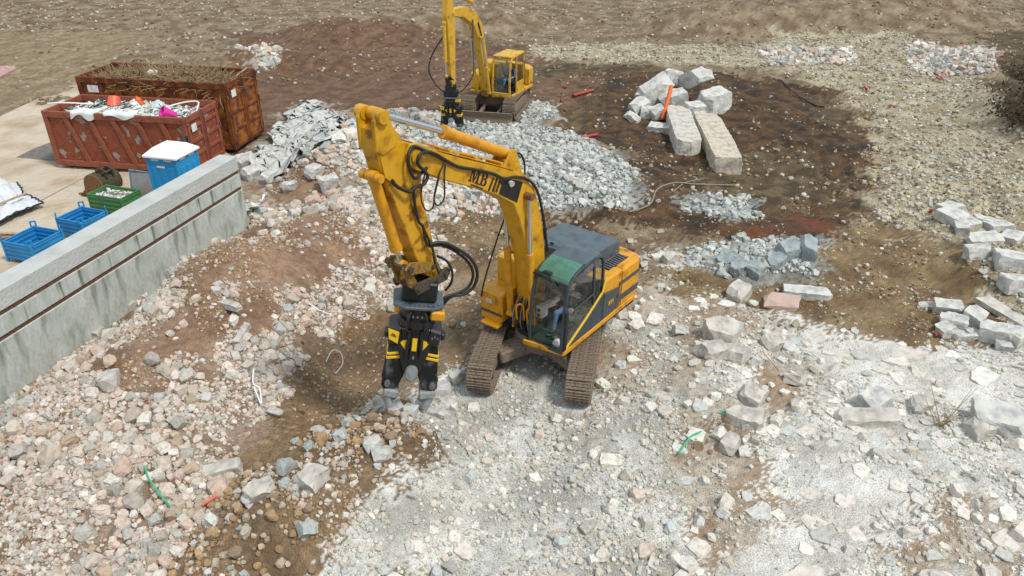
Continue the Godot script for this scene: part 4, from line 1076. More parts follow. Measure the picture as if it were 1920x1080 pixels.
func build_skip(label: String, at: Vector3, turn: float, L: float, W: float, H: float, panel: Material, frame: Material, dark: Material, tilt_ribs: bool) -> Node3D:
	# local x along the long side, origin at the left front corner on the ground, -z towards the back
	var t := thing("roll_off_skip", label, "skip", at, turn)
	var b0 := 0.12
	var fl := MB.new()
	fl.box(Vector3(L / 2, b0 + 0.06, -W / 2), Vector3(L - 0.1, 0.12, W - 0.1), 0.01)
	for z in [-W * 0.25, -W * 0.75]: fl.box(Vector3(L / 2, 0.07, z), Vector3(L - 0.4, 0.13, 0.18), 0.01)
	obj("floor", fl, dark, t)
	for x in [0.5, L - 0.5]:
		for z in [-0.3, -W + 0.3]: obj("roller", MB.new().cyl(Vector3(x, 0.08, z - 0.12), Vector3(x, 0.08, z + 0.12), 0.08, 0.08, 12), M.dark, t)
	for s in 2:
		var z0 := -0.09 if s == 0 else -W + 0.06
		var o := Node3D.new()
		o.name = "side_wall"; t.add_child(o, true)
		obj("sheet", MB.new().box(Vector3(L / 2, (H + b0) / 2, z0), Vector3(L - 0.12, H - b0 - 0.02, 0.03)), panel, o)
		var zf := -0.045 if s == 0 else -W + 0.025
		obj("top_rail", MB.new().box(Vector3(L / 2, H - 0.13, zf), Vector3(L, 0.26, 0.11), 0.02), frame, o)
		obj("bottom_rail", MB.new().box(Vector3(L / 2, b0 + 0.13, zf), Vector3(L, 0.24, 0.1), 0.02), frame, o)
		for x in [0.1, L - 0.1]: obj("corner_post", MB.new().box(Vector3(x, (H + b0) / 2, zf), Vector3(0.2, H - b0 - 0.5, 0.1), 0.02), frame, o)
		for k in 5:
			var xa := L * (0.16 + 0.168 * k)
			var dx := 0.55 if tilt_ribs else 0.0
			var r := MB.new()
			r.front(poly2([[xa - 0.1, H - 0.26], [xa + 0.1, H - 0.26], [xa + dx + 0.1, b0 + 0.25], [xa + dx - 0.1, b0 + 0.25]]), -0.073 if s == 0 else -W + 0.0, -0.003 if s == 0 else -W + 0.045, 0.01)
			obj("rib", r, frame, o)
	# back wall (left end)
	var e := Node3D.new()
	e.name = "end_wall"; t.add_child(e, true)
	obj("sheet", MB.new().box(Vector3(0.05, (H + b0) / 2, -W / 2), Vector3(0.03, H - b0 - 0.02, W - 0.2)), panel, e)
	obj("top_rail", MB.new().box(Vector3(0.045, H - 0.13, -W / 2), Vector3(0.1, 0.25, W - 0.22), 0.02), frame, e)
	for k in 3: obj("rib", MB.new().box(Vector3(0.015, (H + b0) / 2, -W * (0.25 + 0.25 * k)), Vector3(0.07, H - 0.6, 0.14), 0.01), frame, e)
	# doors (right end)
	for s in 2:
		var d := Node3D.new()
		d.name = "door"; t.add_child(d, true)
		var z0 := -0.12 if s == 0 else -W / 2 - 0.05
		var z1 := -W / 2 + 0.05 if s == 0 else -W + 0.1
		var zm := (z0 + z1) / 2; var zw: float = absf(z1 - z0)
		obj("sheet", MB.new().box(Vector3(L - 0.05, (H + b0) / 2, zm), Vector3(0.03, H - b0 - 0.04, zw)), panel, d)
		obj("top_rail", MB.new().box(Vector3(L - 0.02, H - 0.13, zm), Vector3(0.09, 0.24, zw), 0.015), frame, d)
		for k in 4: obj("rib", MB.new().box(Vector3(L - 0.01, b0 + 0.15 + (H - 0.55) * k / 3.4, zm), Vector3(0.07, 0.15, zw - 0.22), 0.02), frame, d)
		for z in [z0 - 0.06, z1 + 0.06]: obj("stile", MB.new().box(Vector3(L - 0.015, (H + b0) / 2 - 0.12, z), Vector3(0.08, H - b0 - 0.3, 0.12), 0.015), frame, d)
		for k in 3: obj("hinge", MB.new().cyl(Vector3(L + 0.02, 0.5 + k * (H - 0.8) / 2, -0.06 if s == 0 else -W + 0.04), Vector3(L + 0.02, 0.72 + k * (H - 0.8) / 2, -0.06 if s == 0 else -W + 0.04), 0.04, 0.04, 10), dark, d)
	obj("lock_bar", MB.new().cyl(Vector3(L + 0.04, 0.2, -W / 2 + 0.05), Vector3(L + 0.04, H - 0.1, -W / 2 + 0.05), 0.035, 0.035, 10).cyl(Vector3(L + 0.04, 0.2, -W / 2 - 0.06), Vector3(L + 0.04, H - 0.1, -W / 2 - 0.06), 0.03, 0.03, 10), dark, t)
	obj("notice_plate", MB.new().box(Vector3(L + 0.034, H - 0.52, -0.52), Vector3(0.012, 0.3, 0.36), 0.004), M.white, t)
	return t

func twist(at: Vector3, n: int, step: float, wild: float, dir: Vector3, sag := 0.0) -> Array:
	var o: Array = [at]
	for i in n:
		dir = (dir + Vector3(rng.randf_range(-1, 1), rng.randf_range(-1, 1) * 0.6 - sag, rng.randf_range(-1, 1)) * wild).normalized()
		o.append(o[-1] + dir * step)
	return o

func build_skips() -> void:
	rng.seed = 101
	var turn := deg_to_rad(-9.4)
	var A := Vector3(-18.72, 0, -29.95)
	var sk := build_skip("brown-red roll-off skip with slanted ribs, filled with white plastic waste", A, turn, 6.15, 2.5, 2.4, M.redpaint, M.redframe, M.reddark, true)
	var T := Transform3D(Basis(Vector3.UP, turn), A)
	var B := Vector3(-18.72, 0, -33.0)
	var turn2 := deg_to_rad(-10.4)
	build_skip("tall rusty orange roll-off skip heaped with dry twigs", B, turn2, 6.95, 2.65, 3.0, M.rust, M.rustframe, M.rustframe, false)
	var T2 := Transform3D(Basis(Vector3.UP, turn2), B)
	obj("notice_plate", MB.new().box(Vector3(0.75, 2.5, 0.012), Vector3(0.5, 0.3, 0.02), 0.004), M.white, get_node("roll_off_skip_001"))
	# waste in the near skip: a heaped bed of torn film, then things that lie on it
	var wn := FastNoiseLite.new(); wn.seed = 5; wn.frequency = 1.6; wn.fractal_octaves = 4
	var top := func(x: float, z: float) -> float: return 1.98 + 0.3 * sin(PI * clampf(x / 6.15, 0, 1)) * sin(PI * clampf(-z / 2.5, 0, 1)) + wn.get_noise_2d(x, z) * 0.3
	var bed := MB.new()
	bed.col = srgb(205, 205, 195)
	sheet(90, 40, func(u: float, v: float) -> Vector3:
		var x := 0.1 + u * 5.95; var z := -0.12 - v * 2.26
		return Vector3(x, top.call(x, z), z), bed)
	for k in 460:                                                    # torn film and foam
		var x := rng.randf_range(0.3, 5.9); var z := rng.randf_range(-2.3, -0.2)
		var c := Vector3(x, top.call(x, z) + 0.02, z)
		var ax := Vector3(rng.randf_range(-1, 1), rng.randf_range(-0.4, 0.4), rng.randf_range(-1, 1)).normalized() * rng.randf_range(0.08, 0.3)
		var bx := Vector3(rng.randf_range(-1, 1), rng.randf_range(0, 0.8), rng.randf_range(-1, 1)).normalized() * rng.randf_range(0.05, 0.2)
		var pal := [[235, 238, 235], [225, 228, 222], [215, 222, 222], [190, 205, 205], [240, 238, 228], [170, 180, 178], [205, 200, 180]]
		var q: Array = pal[rng.randi() % 7]
		bed.col = srgb(q[0], q[1], q[2])
		var mid := c + Vector3(0, rng.randf_range(0.02, 0.12), 0)
		bed.tri(c - ax, mid, c - bx); bed.tri(c + ax, mid, c + bx); bed.tri(c - ax, c + bx, mid); bed.tri(c + ax, c - bx, mid)
	for k in 150:                                                    # dark cables in two nests
		var nest: Vector3 = [Vector3(1.5, 0, -1.4), Vector3(2.6, 0, -1.2), Vector3(5.2, 0, -1.0)][k % 3]
		var x := clampf(nest.x + rng.randfn() * 0.35, 0.3, 5.8); var z := clampf(nest.z + rng.randfn() * 0.3, -2.2, -0.3)
		bed.col = srgb(45, 62, 66) if rng.randf() < 0.7 else srgb(90, 110, 112)
		bed.tube(twist(Vector3(x, top.call(x, z) + 0.05, z), 4, 0.11, 0.5, Vector3(rng.randfn(), 0.1, rng.randfn() * 0.5).normalized()), 0.014, 4)
	var bo := obj("plastic_waste", bed, M.vc, null, T)
	stuff(bo, "white torn plastic waste and dark cables heaped in the brown-red skip", "plastic waste")
	var on := func(x: float, z: float, h := 0.0) -> Vector3: return T * Vector3(x, top.call(x, z) + h, z)
	var bucket := MB.new().lathe(Vector3.ZERO, poly2([[0.0, 0.0], [0.22, 0.0], [0.29, 0.42], [0.31, 0.42], [0.31, 0.46], [0.27, 0.46], [0.2, 0.03]]), 22)
	tag(obj("plastic_tub", bucket, M.coral, null, Transform3D(Basis(Vector3.RIGHT, 2.6) * Basis(Vector3.UP, 0.4), on.call(2.25, -1.55, 0.42))), "round coral plastic tub tipped over on the white waste", "tub")
	var bott := MB.new().lathe(Vector3.ZERO, poly2([[0.0, 0.0], [0.12, 0.0], [0.13, 0.22], [0.06, 0.3], [0.06, 0.36], [0.0, 0.36]]), 16)
	tag(obj("canister", bott, M.orangeplastic, null, Transform3D(Basis(Vector3(0, 0, 1), 0.35), on.call(3.15, -1.85, 0.0))), "small orange canister standing in the white waste", "canister")
	var bin := MB.new().lathe(Vector3.ZERO, poly2([[0.0, 0.0], [0.19, 0.0], [0.25, 0.5], [0.27, 0.5], [0.27, 0.54], [0.22, 0.54], [0.16, 0.04]]), 20)
	tag(obj("waste_bin", bin, M.pink, null, Transform3D(Basis(Vector3(0, 0, 1), 0.9) * Basis(Vector3.RIGHT, 0.5), on.call(5.2, -0.9, 0.05))), "bright pink bin lying in the skip of plastic waste", "bin")
	tag(obj("plastic_tube", MB.new().tube([on.call(3.35, -0.3, 0.1), on.call(4.0, -0.28, 0.12), on.call(4.65, -0.3, 0.1)], 0.07, 12), M.tarpback), "dark blue tube lying along the skip's front edge", "tube")
	tag(obj("white_pipe", MB.new().hose([T * Vector3(-0.35, 2.42, -0.9), T * Vector3(0.2, 2.46, -0.95), T * Vector3(0.8, 2.43, -1.1), T * Vector3(1.4, 2.35, -1.3)], 0.03), M.whiteplastic), "white pipe sticking out over the skip's left end", "pipe")
	tag(obj("white_pipe", MB.new().hose([T * Vector3(4.5, 2.35, -1.3), T * Vector3(5.2, 2.5, -1.7), T * Vector3(5.75, 2.55, -1.75), T * Vector3(5.95, 2.5, -1.5), T * Vector3(5.98, 2.3, -1.2)], 0.03), M.whiteplastic), "bent white pipe curling over the skip's door end", "pipe")
	for c in [[1.9, -0.15, "large torn white film hanging over the skip's front rail"], [3.3, -0.12, "ragged white film strip hanging over the skip's front rail"]]:
		var w: float = 0.5 if c[0] < 2.5 else 0.65
		var fm := sheet(16, 12, func(u: float, v: float) -> Vector3:
			var x: float = c[0] + (u - 0.5) * 2 * w + v * 0.12 * (-1 if w < 0.6 else 1)
			var drop: float = (0.34 if w < 0.6 else 0.2) * (0.6 + 0.4 * sin(u * 7.0 + c[0])) * (1.0 - 0.35 * absf(u - 0.5))
			var s: float = v * (0.5 + drop)
			var z: float = -0.45 + min(s, 0.49) + 0.03 * sin(u * 11.0)
			var y: float = 2.43 + 0.05 * sin(u * 9.0 + v * 4.0) * (1 - v) - max(0.0, s - 0.47)
			return Vector3(x, y, z))
		tag(obj("plastic_film", fm, M.film, null, T), c[2], "plastic film")
	var bag := MB.new()
	bag = sheet(20, 14, func(u: float, v: float) -> Vector3:
		var a := u * TAU; var p := (v - 0.5) * PI
		var r := 0.3 * (1 + 0.25 * wn.get_noise_3d(cos(a) * cos(p) * 2, sin(p) * 2, sin(a) * cos(p) * 2))
		return Vector3(cos(a) * cos(p) * r * 1.1, sin(p) * r * 1.4, sin(a) * cos(p) * r))
	tag(obj("plastic_bag", bag, mat(lin(0.5, 0.58, 0.56), 0.35), null, Transform3D(Basis(Vector3(0, 0, 1), -0.4), on.call(4.25, -1.3, 0.1))), "grey-green bulging plastic bag on the white waste", "bag")
	# dry twigs in the rusty skip
	var tw := MB.new()
	tw.col = Color(0.45, 0.4, 0.36)
	sheet(40, 20, func(u: float, v: float) -> Vector3: return Vector3(0.1 + u * 6.75, 2.25 + 0.25 * sin(PI * u) * sin(PI * v) + 0.2 * wn.get_noise_2d(u * 9, v * 5), -0.12 - v * 2.4), tw)
	for k in 2200:
		var x := rng.randf_range(0.4, 6.5); var z := rng.randf_range(-2.4, -0.25)
		var y := 2.5 + 0.35 * sin(PI * x / 6.9) * sin(PI * -z / 2.65) + rng.randf_range(-0.1, 0.15)
		var g := rng.randf_range(0.7, 2.1)
		tw.col = Color(g, g * rng.randf_range(0.9, 1.0), g * rng.randf_range(0.75, 0.95))
		tw.tube(twist(Vector3(x, y, z), 4, rng.randf_range(0.1, 0.28), 0.35, Vector3(rng.randf_range(-1, 1), rng.randf_range(-0.15, 0.35), rng.randf_range(-0.6, 0.6)).normalized()), rng.randf_range(0.012, 0.026), 4, 0.008)
	stuff(obj("dry_twigs", tw, M.twig, null, T2), "tangle of dry brown twigs heaped in the rusty skip", "twigs")
	tag(obj("timber_offcut", MB.new().bar(T2 * Vector3(6.3, 2.75, -1.9), T2 * Vector3(6.75, 3.1, -2.4), 0.09, 0.05, 0.008), M.wood), "pale timber offcut poking from the twigs by the door", "timber")
	tag(obj("plastic_bag", bag, mat(lin(0.6, 0.55, 0.48), 0.6), null, Transform3D(Basis(Vector3(0, 0, 1), 1.3).scaled(Vector3.ONE * 0.7), T2 * Vector3(3.1, 2.95, -1.0))), "pale crumpled bag lying on the dry twigs", "bag")

func build_toilet() -> void:
	var c := Vector3(-11.95, 0, -25.75)
	var t := thing("portable_toilet", "blue portable toilet cabin with a white domed roof behind the wall", "toilet cabin", c, deg_to_rad(-15))
	var w := 1.2
	obj("base", MB.new().box(Vector3(0, 0.09, 0), Vector3(w, 0.18, w), 0.02), M.panelgrey, t)
	for s in [[0, 1], [0, -1], [1, 0], [-1, 0]]:
		var n := Vector3(s[0], 0, s[1]); var r := Vector3(s[1], 0, -s[0])
		var o := obj("side_panel", MB.new().box(n * (w / 2 - 0.03) + Vector3(0, 1.16, 0), Vector3(w - 0.1, 1.95, 0.05) if s[0] == 0 else Vector3(0.05, 1.95, w - 0.1), 0.01), M.toiletblue, t)
		for k in [-0.33, 0.0, 0.33]:
			obj("panel_rib", MB.new().box(n * (w / 2 - 0.002) + r * k + Vector3(0, 1.05, 0), Vector3(0.2, 1.5, 0.03) if s[0] == 0 else Vector3(0.03, 1.5, 0.2), 0.01), M.toiletblue, o)
		for k in [-0.25, 0.25]: obj("air_vent", MB.new().box(n * (w / 2 + 0.004) + r * k + Vector3(0, 2.06, 0), Vector3(0.3, 0.05, 0.02) if s[0] == 0 else Vector3(0.02, 0.05, 0.3), 0.004), M.white, o)
		if s[1] == 1: obj("sign_plate", MB.new().box(n * (w / 2 + 0.016) + Vector3(-0.05, 1.82, 0), Vector3(0.32, 0.07, 0.01)), M.white, o)
	for a in [[-1, -1], [1, -1], [1, 1], [-1, 1]]: obj("corner_post", MB.new().box(Vector3(a[0] * (w / 2 - 0.03), 1.16, a[1] * (w / 2 - 0.03)), Vector3(0.1, 2.0, 0.1), 0.02), M.toiletblue, t)
	var h := w / 2 + 0.08
	var rf := MB.new()
	rf.box(Vector3(0, 2.17, 0), Vector3(2 * h, 0.09, 2 * h), 0.02)
	var lo := [Vector3(-h + 0.02, 2.21, h - 0.02), Vector3(h - 0.02, 2.21, h - 0.02), Vector3(h - 0.02, 2.21, -h + 0.02), Vector3(-h + 0.02, 2.21, -h + 0.02)]
	var hi := [Vector3(-h + 0.28, 2.43, h - 0.3), Vector3(h - 0.28, 2.43, h - 0.3), Vector3(h - 0.28, 2.43, -h + 0.3), Vector3(-h + 0.28, 2.43, -h + 0.3)]
	for k in 4: rf.quad(lo[k], lo[(k + 1) % 4], hi[(k + 1) % 4], hi[k])
	rf.quad(hi[0], hi[1], hi[2], hi[3])
	var ro := obj("roof", rf, M.whiteplastic, t)
	obj("vent_pipe", MB.new().cyl(Vector3(0.35, 2.3, -0.5), Vector3(0.35, 2.62, -0.5), 0.055, 0.055, 12), M.black, ro)

func build_crate(label: String, group: String, at: Vector3, turn: float, L: float, W: float, H: float, m: Material, loops: bool) -> Node3D:
	var t := thing("steel_crate", label, "crate", at, turn, group)
	var leg := 0.12
	obj("floor", MB.new().box(Vector3(0, leg + 0.02, 0), Vector3(L - 0.04, 0.03, W - 0.04)), m, t)
	for s in [[0, 1], [0, -1], [1, 0], [-1, 0]]:
		var len_: float = (L if s[0] == 0 else W) - 0.1
		var off: float = (W if s[0] == 0 else L) / 2 - 0.035
		var o := Node3D.new()
		o.name = "side"; t.add_child(o, true)
		o.rotation.y = atan2(float(s[0]), float(s[1]))
		obj("sheet", MB.new().box(Vector3(0, (H + leg) / 2, off), Vector3(len_, H - leg - 0.02, 0.012)), m, o)
		obj("rim", MB.new().box(Vector3(0, H - 0.025, off), Vector3(len_, 0.05, 0.05), 0.01), m, o)
		for k in 4:
			var y := leg + 0.06 + (H - leg - 0.16) * k / 3.0
			for d in [-1, 1]: obj("rib", MB.new().bar(Vector3(-len_ / 2, y, off + 0.014 * d), Vector3(len_ / 2, y, off + 0.014 * d), 0.03, 0.07, 0.012), m, o)
	for a in [[-1, -1], [1, -1], [1, 1], [-1, 1]]:
		var p := Vector3(a[0] * (L / 2 - 0.03), 0, a[1] * (W / 2 - 0.03))
		obj("corner_post", MB.new().box(p + Vector3(0, H / 2, 0), Vector3(0.07, H, 0.07), 0.01), m, t)
		if loops:
			var b := Basis(Vector3.UP, atan2(float(a[0]), float(a[1])))
			var lp := MB.new()
			for s in [-1, 1]: lp.box(p + Vector3(0, H + 0.07, 0) + b * Vector3(0.07 * s, 0, 0), Vector3(0.05, 0.16, 0.02), 0.005, b)
			lp.box(p + Vector3(0, H + 0.15, 0), Vector3(0.19, 0.05, 0.02), 0.005, b).box(p + Vector3(0, H - 0.02, 0), Vector3(0.19, 0.06, 0.02), 0.005, b)
			obj("stacking_loop", lp, m, t)
	return t

func build_yard_things() -> void:
	rng.seed = 202
	build_crate("empty blue steel crate with corner loops beside the tarpaulin and the wall", "blue steel crates behind the wall", Vector3(-15.22, 0, -21.98), deg_to_rad(-18.5), 1.2, 1.25, 0.72, M.blue, true)
	build_crate("empty blue steel crate standing between the green crate and the other blue crate", "blue steel crates behind the wall", Vector3(-14.47, 0, -23.65), deg_to_rad(-21), 1.15, 1.1, 0.72, M.blue, true)
	var g := build_crate("green steel crate filled with white rubble beside the mesh panel", "", Vector3(-14.22, 0, -25.5), deg_to_rad(-18.3), 1.5, 0.95, 0.78, M.green, false)
	var fill := MB.new()
	fill.col = srgb(200, 198, 188)
	sheet(14, 10, func(u: float, v: float) -> Vector3: return Vector3((u - 0.5) * 1.4, 0.6 + 0.05 * sin(u * 9 + v * 5), (0.5 - v) * 0.85), fill)
	for k in 90:
		var c := Vector3(rng.randf_range(-0.62, 0.62), 0.63 + rng.randf() * 0.05, rng.randf_range(-0.36, 0.36))
		var gg := rng.randf_range(0.45, 0.8)
		fill.col = Color(gg, gg * 0.99, gg * 0.95)
		fill.box(c, Vector3(rng.randf_range(0.05, 0.16), rng.randf_range(0.03, 0.08), rng.randf_range(0.04, 0.1)), 0.012, Basis.from_euler(Vector3(rng.randf() * 3, rng.randf() * 3, rng.randf() * 3)))
	for k in 10:
		fill.col = Color(0.25, 0.22, 0.2)
		fill.tube(twist(Vector3(rng.randf_range(-0.5, 0.3), 0.7, rng.randf_range(-0.25, 0.25)), 4, 0.13, 0.3, Vector3(1, 0.05, rng.randf_range(-0.5, 0.5)).normalized()), 0.012, 4)
	stuff(obj("crate_rubble", fill, M.vc, null, g.transform), "white broken pieces and cables filling the green crate", "rubble")
	# mesh panel propped on edge
	var a := Vector3(-13.98, 0, -26.2); var b := Vector3(-12.55, 0, -25.75)
	var t := thing("mesh_panel", "blue-grey framed wire mesh panel leaning upright by the toilet cabin", "mesh panel", a, turn_of(b - a))
	t.rotation.x = 0.0
	var W := (b - a).length(); var Hh := 1.3
	var lean := Basis(Vector3.RIGHT, -0.16)
	var fr := MB.new()
	for s in [[Vector3(0, 0, 0), Vector3(0, Hh, 0)], [Vector3(W, 0, 0), Vector3(W, Hh, 0)], [Vector3(0, Hh - 0.025, 0), Vector3(W, Hh - 0.025, 0)], [Vector3(0, 0.03, 0), Vector3(W, 0.03, 0)]]: fr.bar(lean * s[0], lean * s[1], 0.05, 0.05, 0.008)
	obj("frame", fr, M.bluegrey, t)
	var ms := MB.new()
	for k in 44: ms.bar(lean * Vector3(0.03 + (W - 0.06) * k / 43.0, 0.03, 0), lean * Vector3(0.03 + (W - 0.06) * k / 43.0, Hh - 0.03, 0), 0.012, 0.006)
	for k in 40: ms.bar(lean * Vector3(0.02, 0.04 + (Hh - 0.08) * k / 39.0, 0.007), lean * Vector3(W - 0.02, 0.04 + (Hh - 0.08) * k / 39.0, 0.007), 0.006, 0.012)
	obj("wire_mesh", ms, M.bluegrey, t)
	# digging bucket on the ground
	var bk := thing("digging_bucket", "rusty excavator bucket lying on the paving beside the green crate", "bucket", Vector3(-15.35, 0, -27.1), deg_to_rad(-20))
	var prof := []
	for k in 13:
		var an := lerpf(-0.6, 3.3, k / 12.0)
		prof.append(Vector2(0.46 * cos(an) - 0.05, 0.5 + 0.46 * sin(an)))
	prof.append(Vector2(-0.62, 0.1)); prof.append(Vector2(-0.86, 0.03))
	var inner := prof.duplicate(); inner.reverse()
	var shell := PackedVector2Array()
	for p in prof: shell.append(p)
	for p in inner: shell.append((p - Vector2(-0.05, 0.5)) * 0.93 + Vector2(-0.05, 0.5) + Vector2(0.0, 0.012))
	obj("shell", MB.new().front(shell, -0.42, 0.42, 0.0), M.oldsteel, bk)
	var sidep := PackedVector2Array()
	for p in prof: sidep.append(p)
	for z in [-0.45, 0.45]: obj("side_plate", MB.new().front(sidep, z - 0.025, z + 0.025, 0.006), M.ruststeel if z > 0 else M.oldsteel, bk)
	for k in 4: obj("tooth", MB.new().box(Vector3(-0.93, 0.05, -0.33 + 0.22 * k), Vector3(0.26, 0.06, 0.09), 0.02, Basis(Vector3.BACK, 0.15)), M.ruststeel, bk)
	for z in [-0.16, 0.16]: obj("lug", MB.new().front(poly2([[-0.1, 0.9], [0.4, 0.75], [0.42, 1.0], [0.25, 1.12], [0.0, 1.12]]), z - 0.03, z + 0.03, 0.01), M.oldsteel, bk)
	obj("pin", MB.new().cyl(Vector3(0.02, 1.04, -0.26), Vector3(0.02, 1.04, 0.26), 0.04, 0.04, 12).cyl(Vector3(0.32, 0.98, -0.26), Vector3(0.32, 0.98, 0.26), 0.04, 0.04, 12), M.oldsteel, bk)
	# crumpled tarpaulin
	var tn := FastNoiseLite.new(); tn.seed = 8; tn.frequency = 0.8; tn.fractal_octaves = 3
	var p00 := px(-130, 350); var p10 := px(30, 355); var p01 := px(-120, 480); var p11 := px(78, 392)
	var tarp_f := func(u: float, v: float) -> Vector3:
		var q := p00.lerp(p10, u).lerp(p01.lerp(p11, u), v)
		var n := tn.get_noise_2d(q.x * 1.4, q.z * 1.4)
		q.x += 0.2 * tn.get_noise_2d(q.z * 2, 7); q.z += 0.25 * tn.get_noise_2d(q.x * 2.2, 31)
		var edge: float = min(min(u, 1 - u), min(v, 1 - v))
		q.y = 0.05 + (0.38 + 0.4 * n) * smooth01(edge * 5.0) + 0.1 * absf(tn.get_noise_2d(q.x * 4, q.z * 4)) + (0.15 * smooth01(1.0 - edge * 14.0))
		return q
	var tp := obj("tarpaulin", sheet(50, 50, tarp_f), M.tarp)
	tag(tp, "white crumpled tarpaulin with dark edges lying on the paving", "tarpaulin")
	var hem: Array = []
	for k in 31: hem.append(tarp_f.call(1.0, k / 30.0) + Vector3(0, 0.015, 0))
	for k in 31: hem.append(tarp_f.call(1.0 - k / 30.0, 1.0) + Vector3(0, 0.015, 0))
	obj("hem", MB.new().tube(hem, 0.03, 6), M.tarpback, tp)
	tag(obj("timber_pole", MB.new().bar(px(-40, 398, 0.55), px(50, 362, 0.5), 0.07, 0.06, 0.01), M.wood), "pale timber pole lying across the white tarpaulin", "timber")
	for k in 4:
		var c := px(8 + k * 7, 450 - k * 4, 0.05)
		tag(obj("plank", MB.new().bar(c + Vector3(-0.7, 0.02 + 0.04 * k, 0.2), c + Vector3(0.5, 0.02 + 0.03 * k, -0.35 + 0.2 * k), 0.12, 0.025, 0.004), M.wood if k % 2 else M.ruststeel), "weathered plank lying in the heap beside the blue crate", "plank", "planks beside the blue crate")

# ---------------------------------------------------------------- the second, smaller excavator
func build_excavator2() -> void:
	var C := Vector3(-0.75, 0, -38.1)
	var e := thing("excavator", "smaller yellow excavator with a yellow cab and dozer blade beyond the crushed pile", "excavator", C)
	var U := Transform3D(Basis(Vector3.UP, deg_to_rad(-13.5)), Vector3.ZERO)
	var H := Transform3D(Basis(Vector3.UP, deg_to_rad(-25)), Vector3.ZERO)
	var shoe := shoe_mesh(0.62, 0.19)
	for s in [-1.0, 1.0]: make_track(e, U * Transform3D(Basis(), Vector3(1.02 * s, 0, 0)), 0.62, 1.3, 0.46, shoe, 43, M.trackmud, M.trackmud)
	var u := MB.new()
	u.cyl(Vector3(0, 0.5, 0), Vector3(0, 0.9, 0), 0.6, 0.55, 24)
	u.box(Vector3(0, 0.52, 0), Vector3(1.7, 0.3, 0.9), 0.04)
	obj("undercarriage", u, M.trackmud, e, U)
	var bl := MB.new()
	bl.prism(poly2([[2.1, 0.06], [2.16, 0.06], [2.1, 0.3], [2.2, 0.55], [2.12, 0.56], [2.02, 0.3]]), -1.28, 1.28, 0.008)
	var blo := obj("dozer_blade", bl, M.trackmud, e, U)
	for s in [-0.45, 0.45]: obj("blade_arm", MB.new().bar(Vector3(s, 0.45, 0.4), Vector3(s, 0.28, 2.06), 0.14, 0.16, 0.02), M.trackmud, blo)
	obj("deck", MB.new().plan(poly2([[-1.2, -1.7], [-0.8, -2.0], [0.8, -2.0], [1.2, -1.7], [1.2, 0.75], [0.2, 1.0], [0.1, 0.6], [-0.55, 0.6], [-0.6, 0.7], [-1.2, 0.6]]), 0.95, 1.12, 0.03), M.yellow2, e, H)
	obj("counterweight", MB.new().plan(poly2([[-1.2, -1.2], [1.2, -1.2], [1.2, -1.7], [0.9, -2.0], [-0.9, -2.0], [-1.2, -1.7]]), 1.12, 2.0, 0.08), M.yellow2, e, H)
	obj("engine_hood", MB.new().box(Vector3(-0.1, 1.75, -0.95), Vector3(2.0, 1.0, 0.7), 0.08), M.yellow2, e, H)
	obj("fuel_tank", MB.new().box(Vector3(-0.9, 1.55, 0.0), Vector3(0.6, 0.85, 1.2), 0.1), M.yellow2, e, H)
	# cab
	var cab := Node3D.new()
	cab.name = "cab"; e.add_child(cab, true); cab.transform = H
	var x0 := 0.22; var x1 := 1.2
	var fr := MB.new()
	for x in [x0 + 0.04, x1 - 0.04]:
		var pr := [Vector3(x, 1.1, 0.98), Vector3(x, 1.7, 1.0), Vector3(x, 2.72, 0.86), Vector3(x, 2.86, 0.7), Vector3(x, 2.9, -0.5), Vector3(x, 2.8, -0.62), Vector3(x, 1.1, -0.62)]
		for i in pr.size() - 1: fr.bar(pr[i], pr[i + 1] + (pr[i + 1] - pr[i]).normalized() * 0.015, 0.08, 0.09, 0.015, Vector3.RIGHT)
	fr.bar(Vector3(x0, 1.14, 0.99), Vector3(x1, 1.14, 0.99), 0.08, 0.22, 0.02).bar(Vector3(x0, 2.78, 0.82), Vector3(x1, 2.78, 0.82), 0.07, 0.08, 0.015)
	fr.bar(Vector3(x1 - 0.03, 1.1, 0.25), Vector3(x1 - 0.03, 2.86, 0.25), 0.06, 0.09, 0.015)
	obj("frame", fr, M.yellow2, cab)
	obj("roof", MB.new().box(Vector3((x0 + x1) / 2, 2.92, 0.12), Vector3(x1 - x0, 0.07, 1.5), 0.03), M.yellow2, cab)
	obj("rear_wall", MB.new().box(Vector3((x0 + x1) / 2, 1.7, -0.6), Vector3(x1 - x0 - 0.1, 1.2, 0.05), 0.01), M.yellow2, cab)
	obj("rear_side_panel", MB.new().box(Vector3(x1 - 0.03, 1.36, -0.18), Vector3(0.04, 0.5, 0.78), 0.01), M.yellow2, cab)
	obj("windscreen", MB.new().prism(poly2([[1.0, 1.24], [1.005, 1.7], [0.865, 2.72], [0.86, 2.72], [0.999, 1.7], [0.995, 1.24]]), x0 + 0.08, x1 - 0.08), M.glass, cab)
	obj("side_window", MB.new().box(Vector3(x1 - 0.035, 2.1, -0.18), Vector3(0.006, 1.3, 0.74)), M.glass, cab)
	obj("inner_window", MB.new().box(Vector3(x0 + 0.035, 2.1, 0.1), Vector3(0.006, 1.3, 1.3)), M.glass, cab)
	obj("floor", MB.new().box(Vector3((x0 + x1) / 2, 1.14, 0.2), Vector3(x1 - x0 - 0.1, 0.04, 1.5)), M.dark, cab)
	obj("seat", MB.new().box(Vector3(0.72, 1.5, -0.1), Vector3(0.48, 0.14, 0.5), 0.05).box(Vector3(0.72, 1.85, -0.38), Vector3(0.46, 0.6, 0.14), 0.05).box(Vector3(0.72, 1.3, -0.1), Vector3(0.3, 0.3, 0.35), 0.03), M.seatcloth, cab)
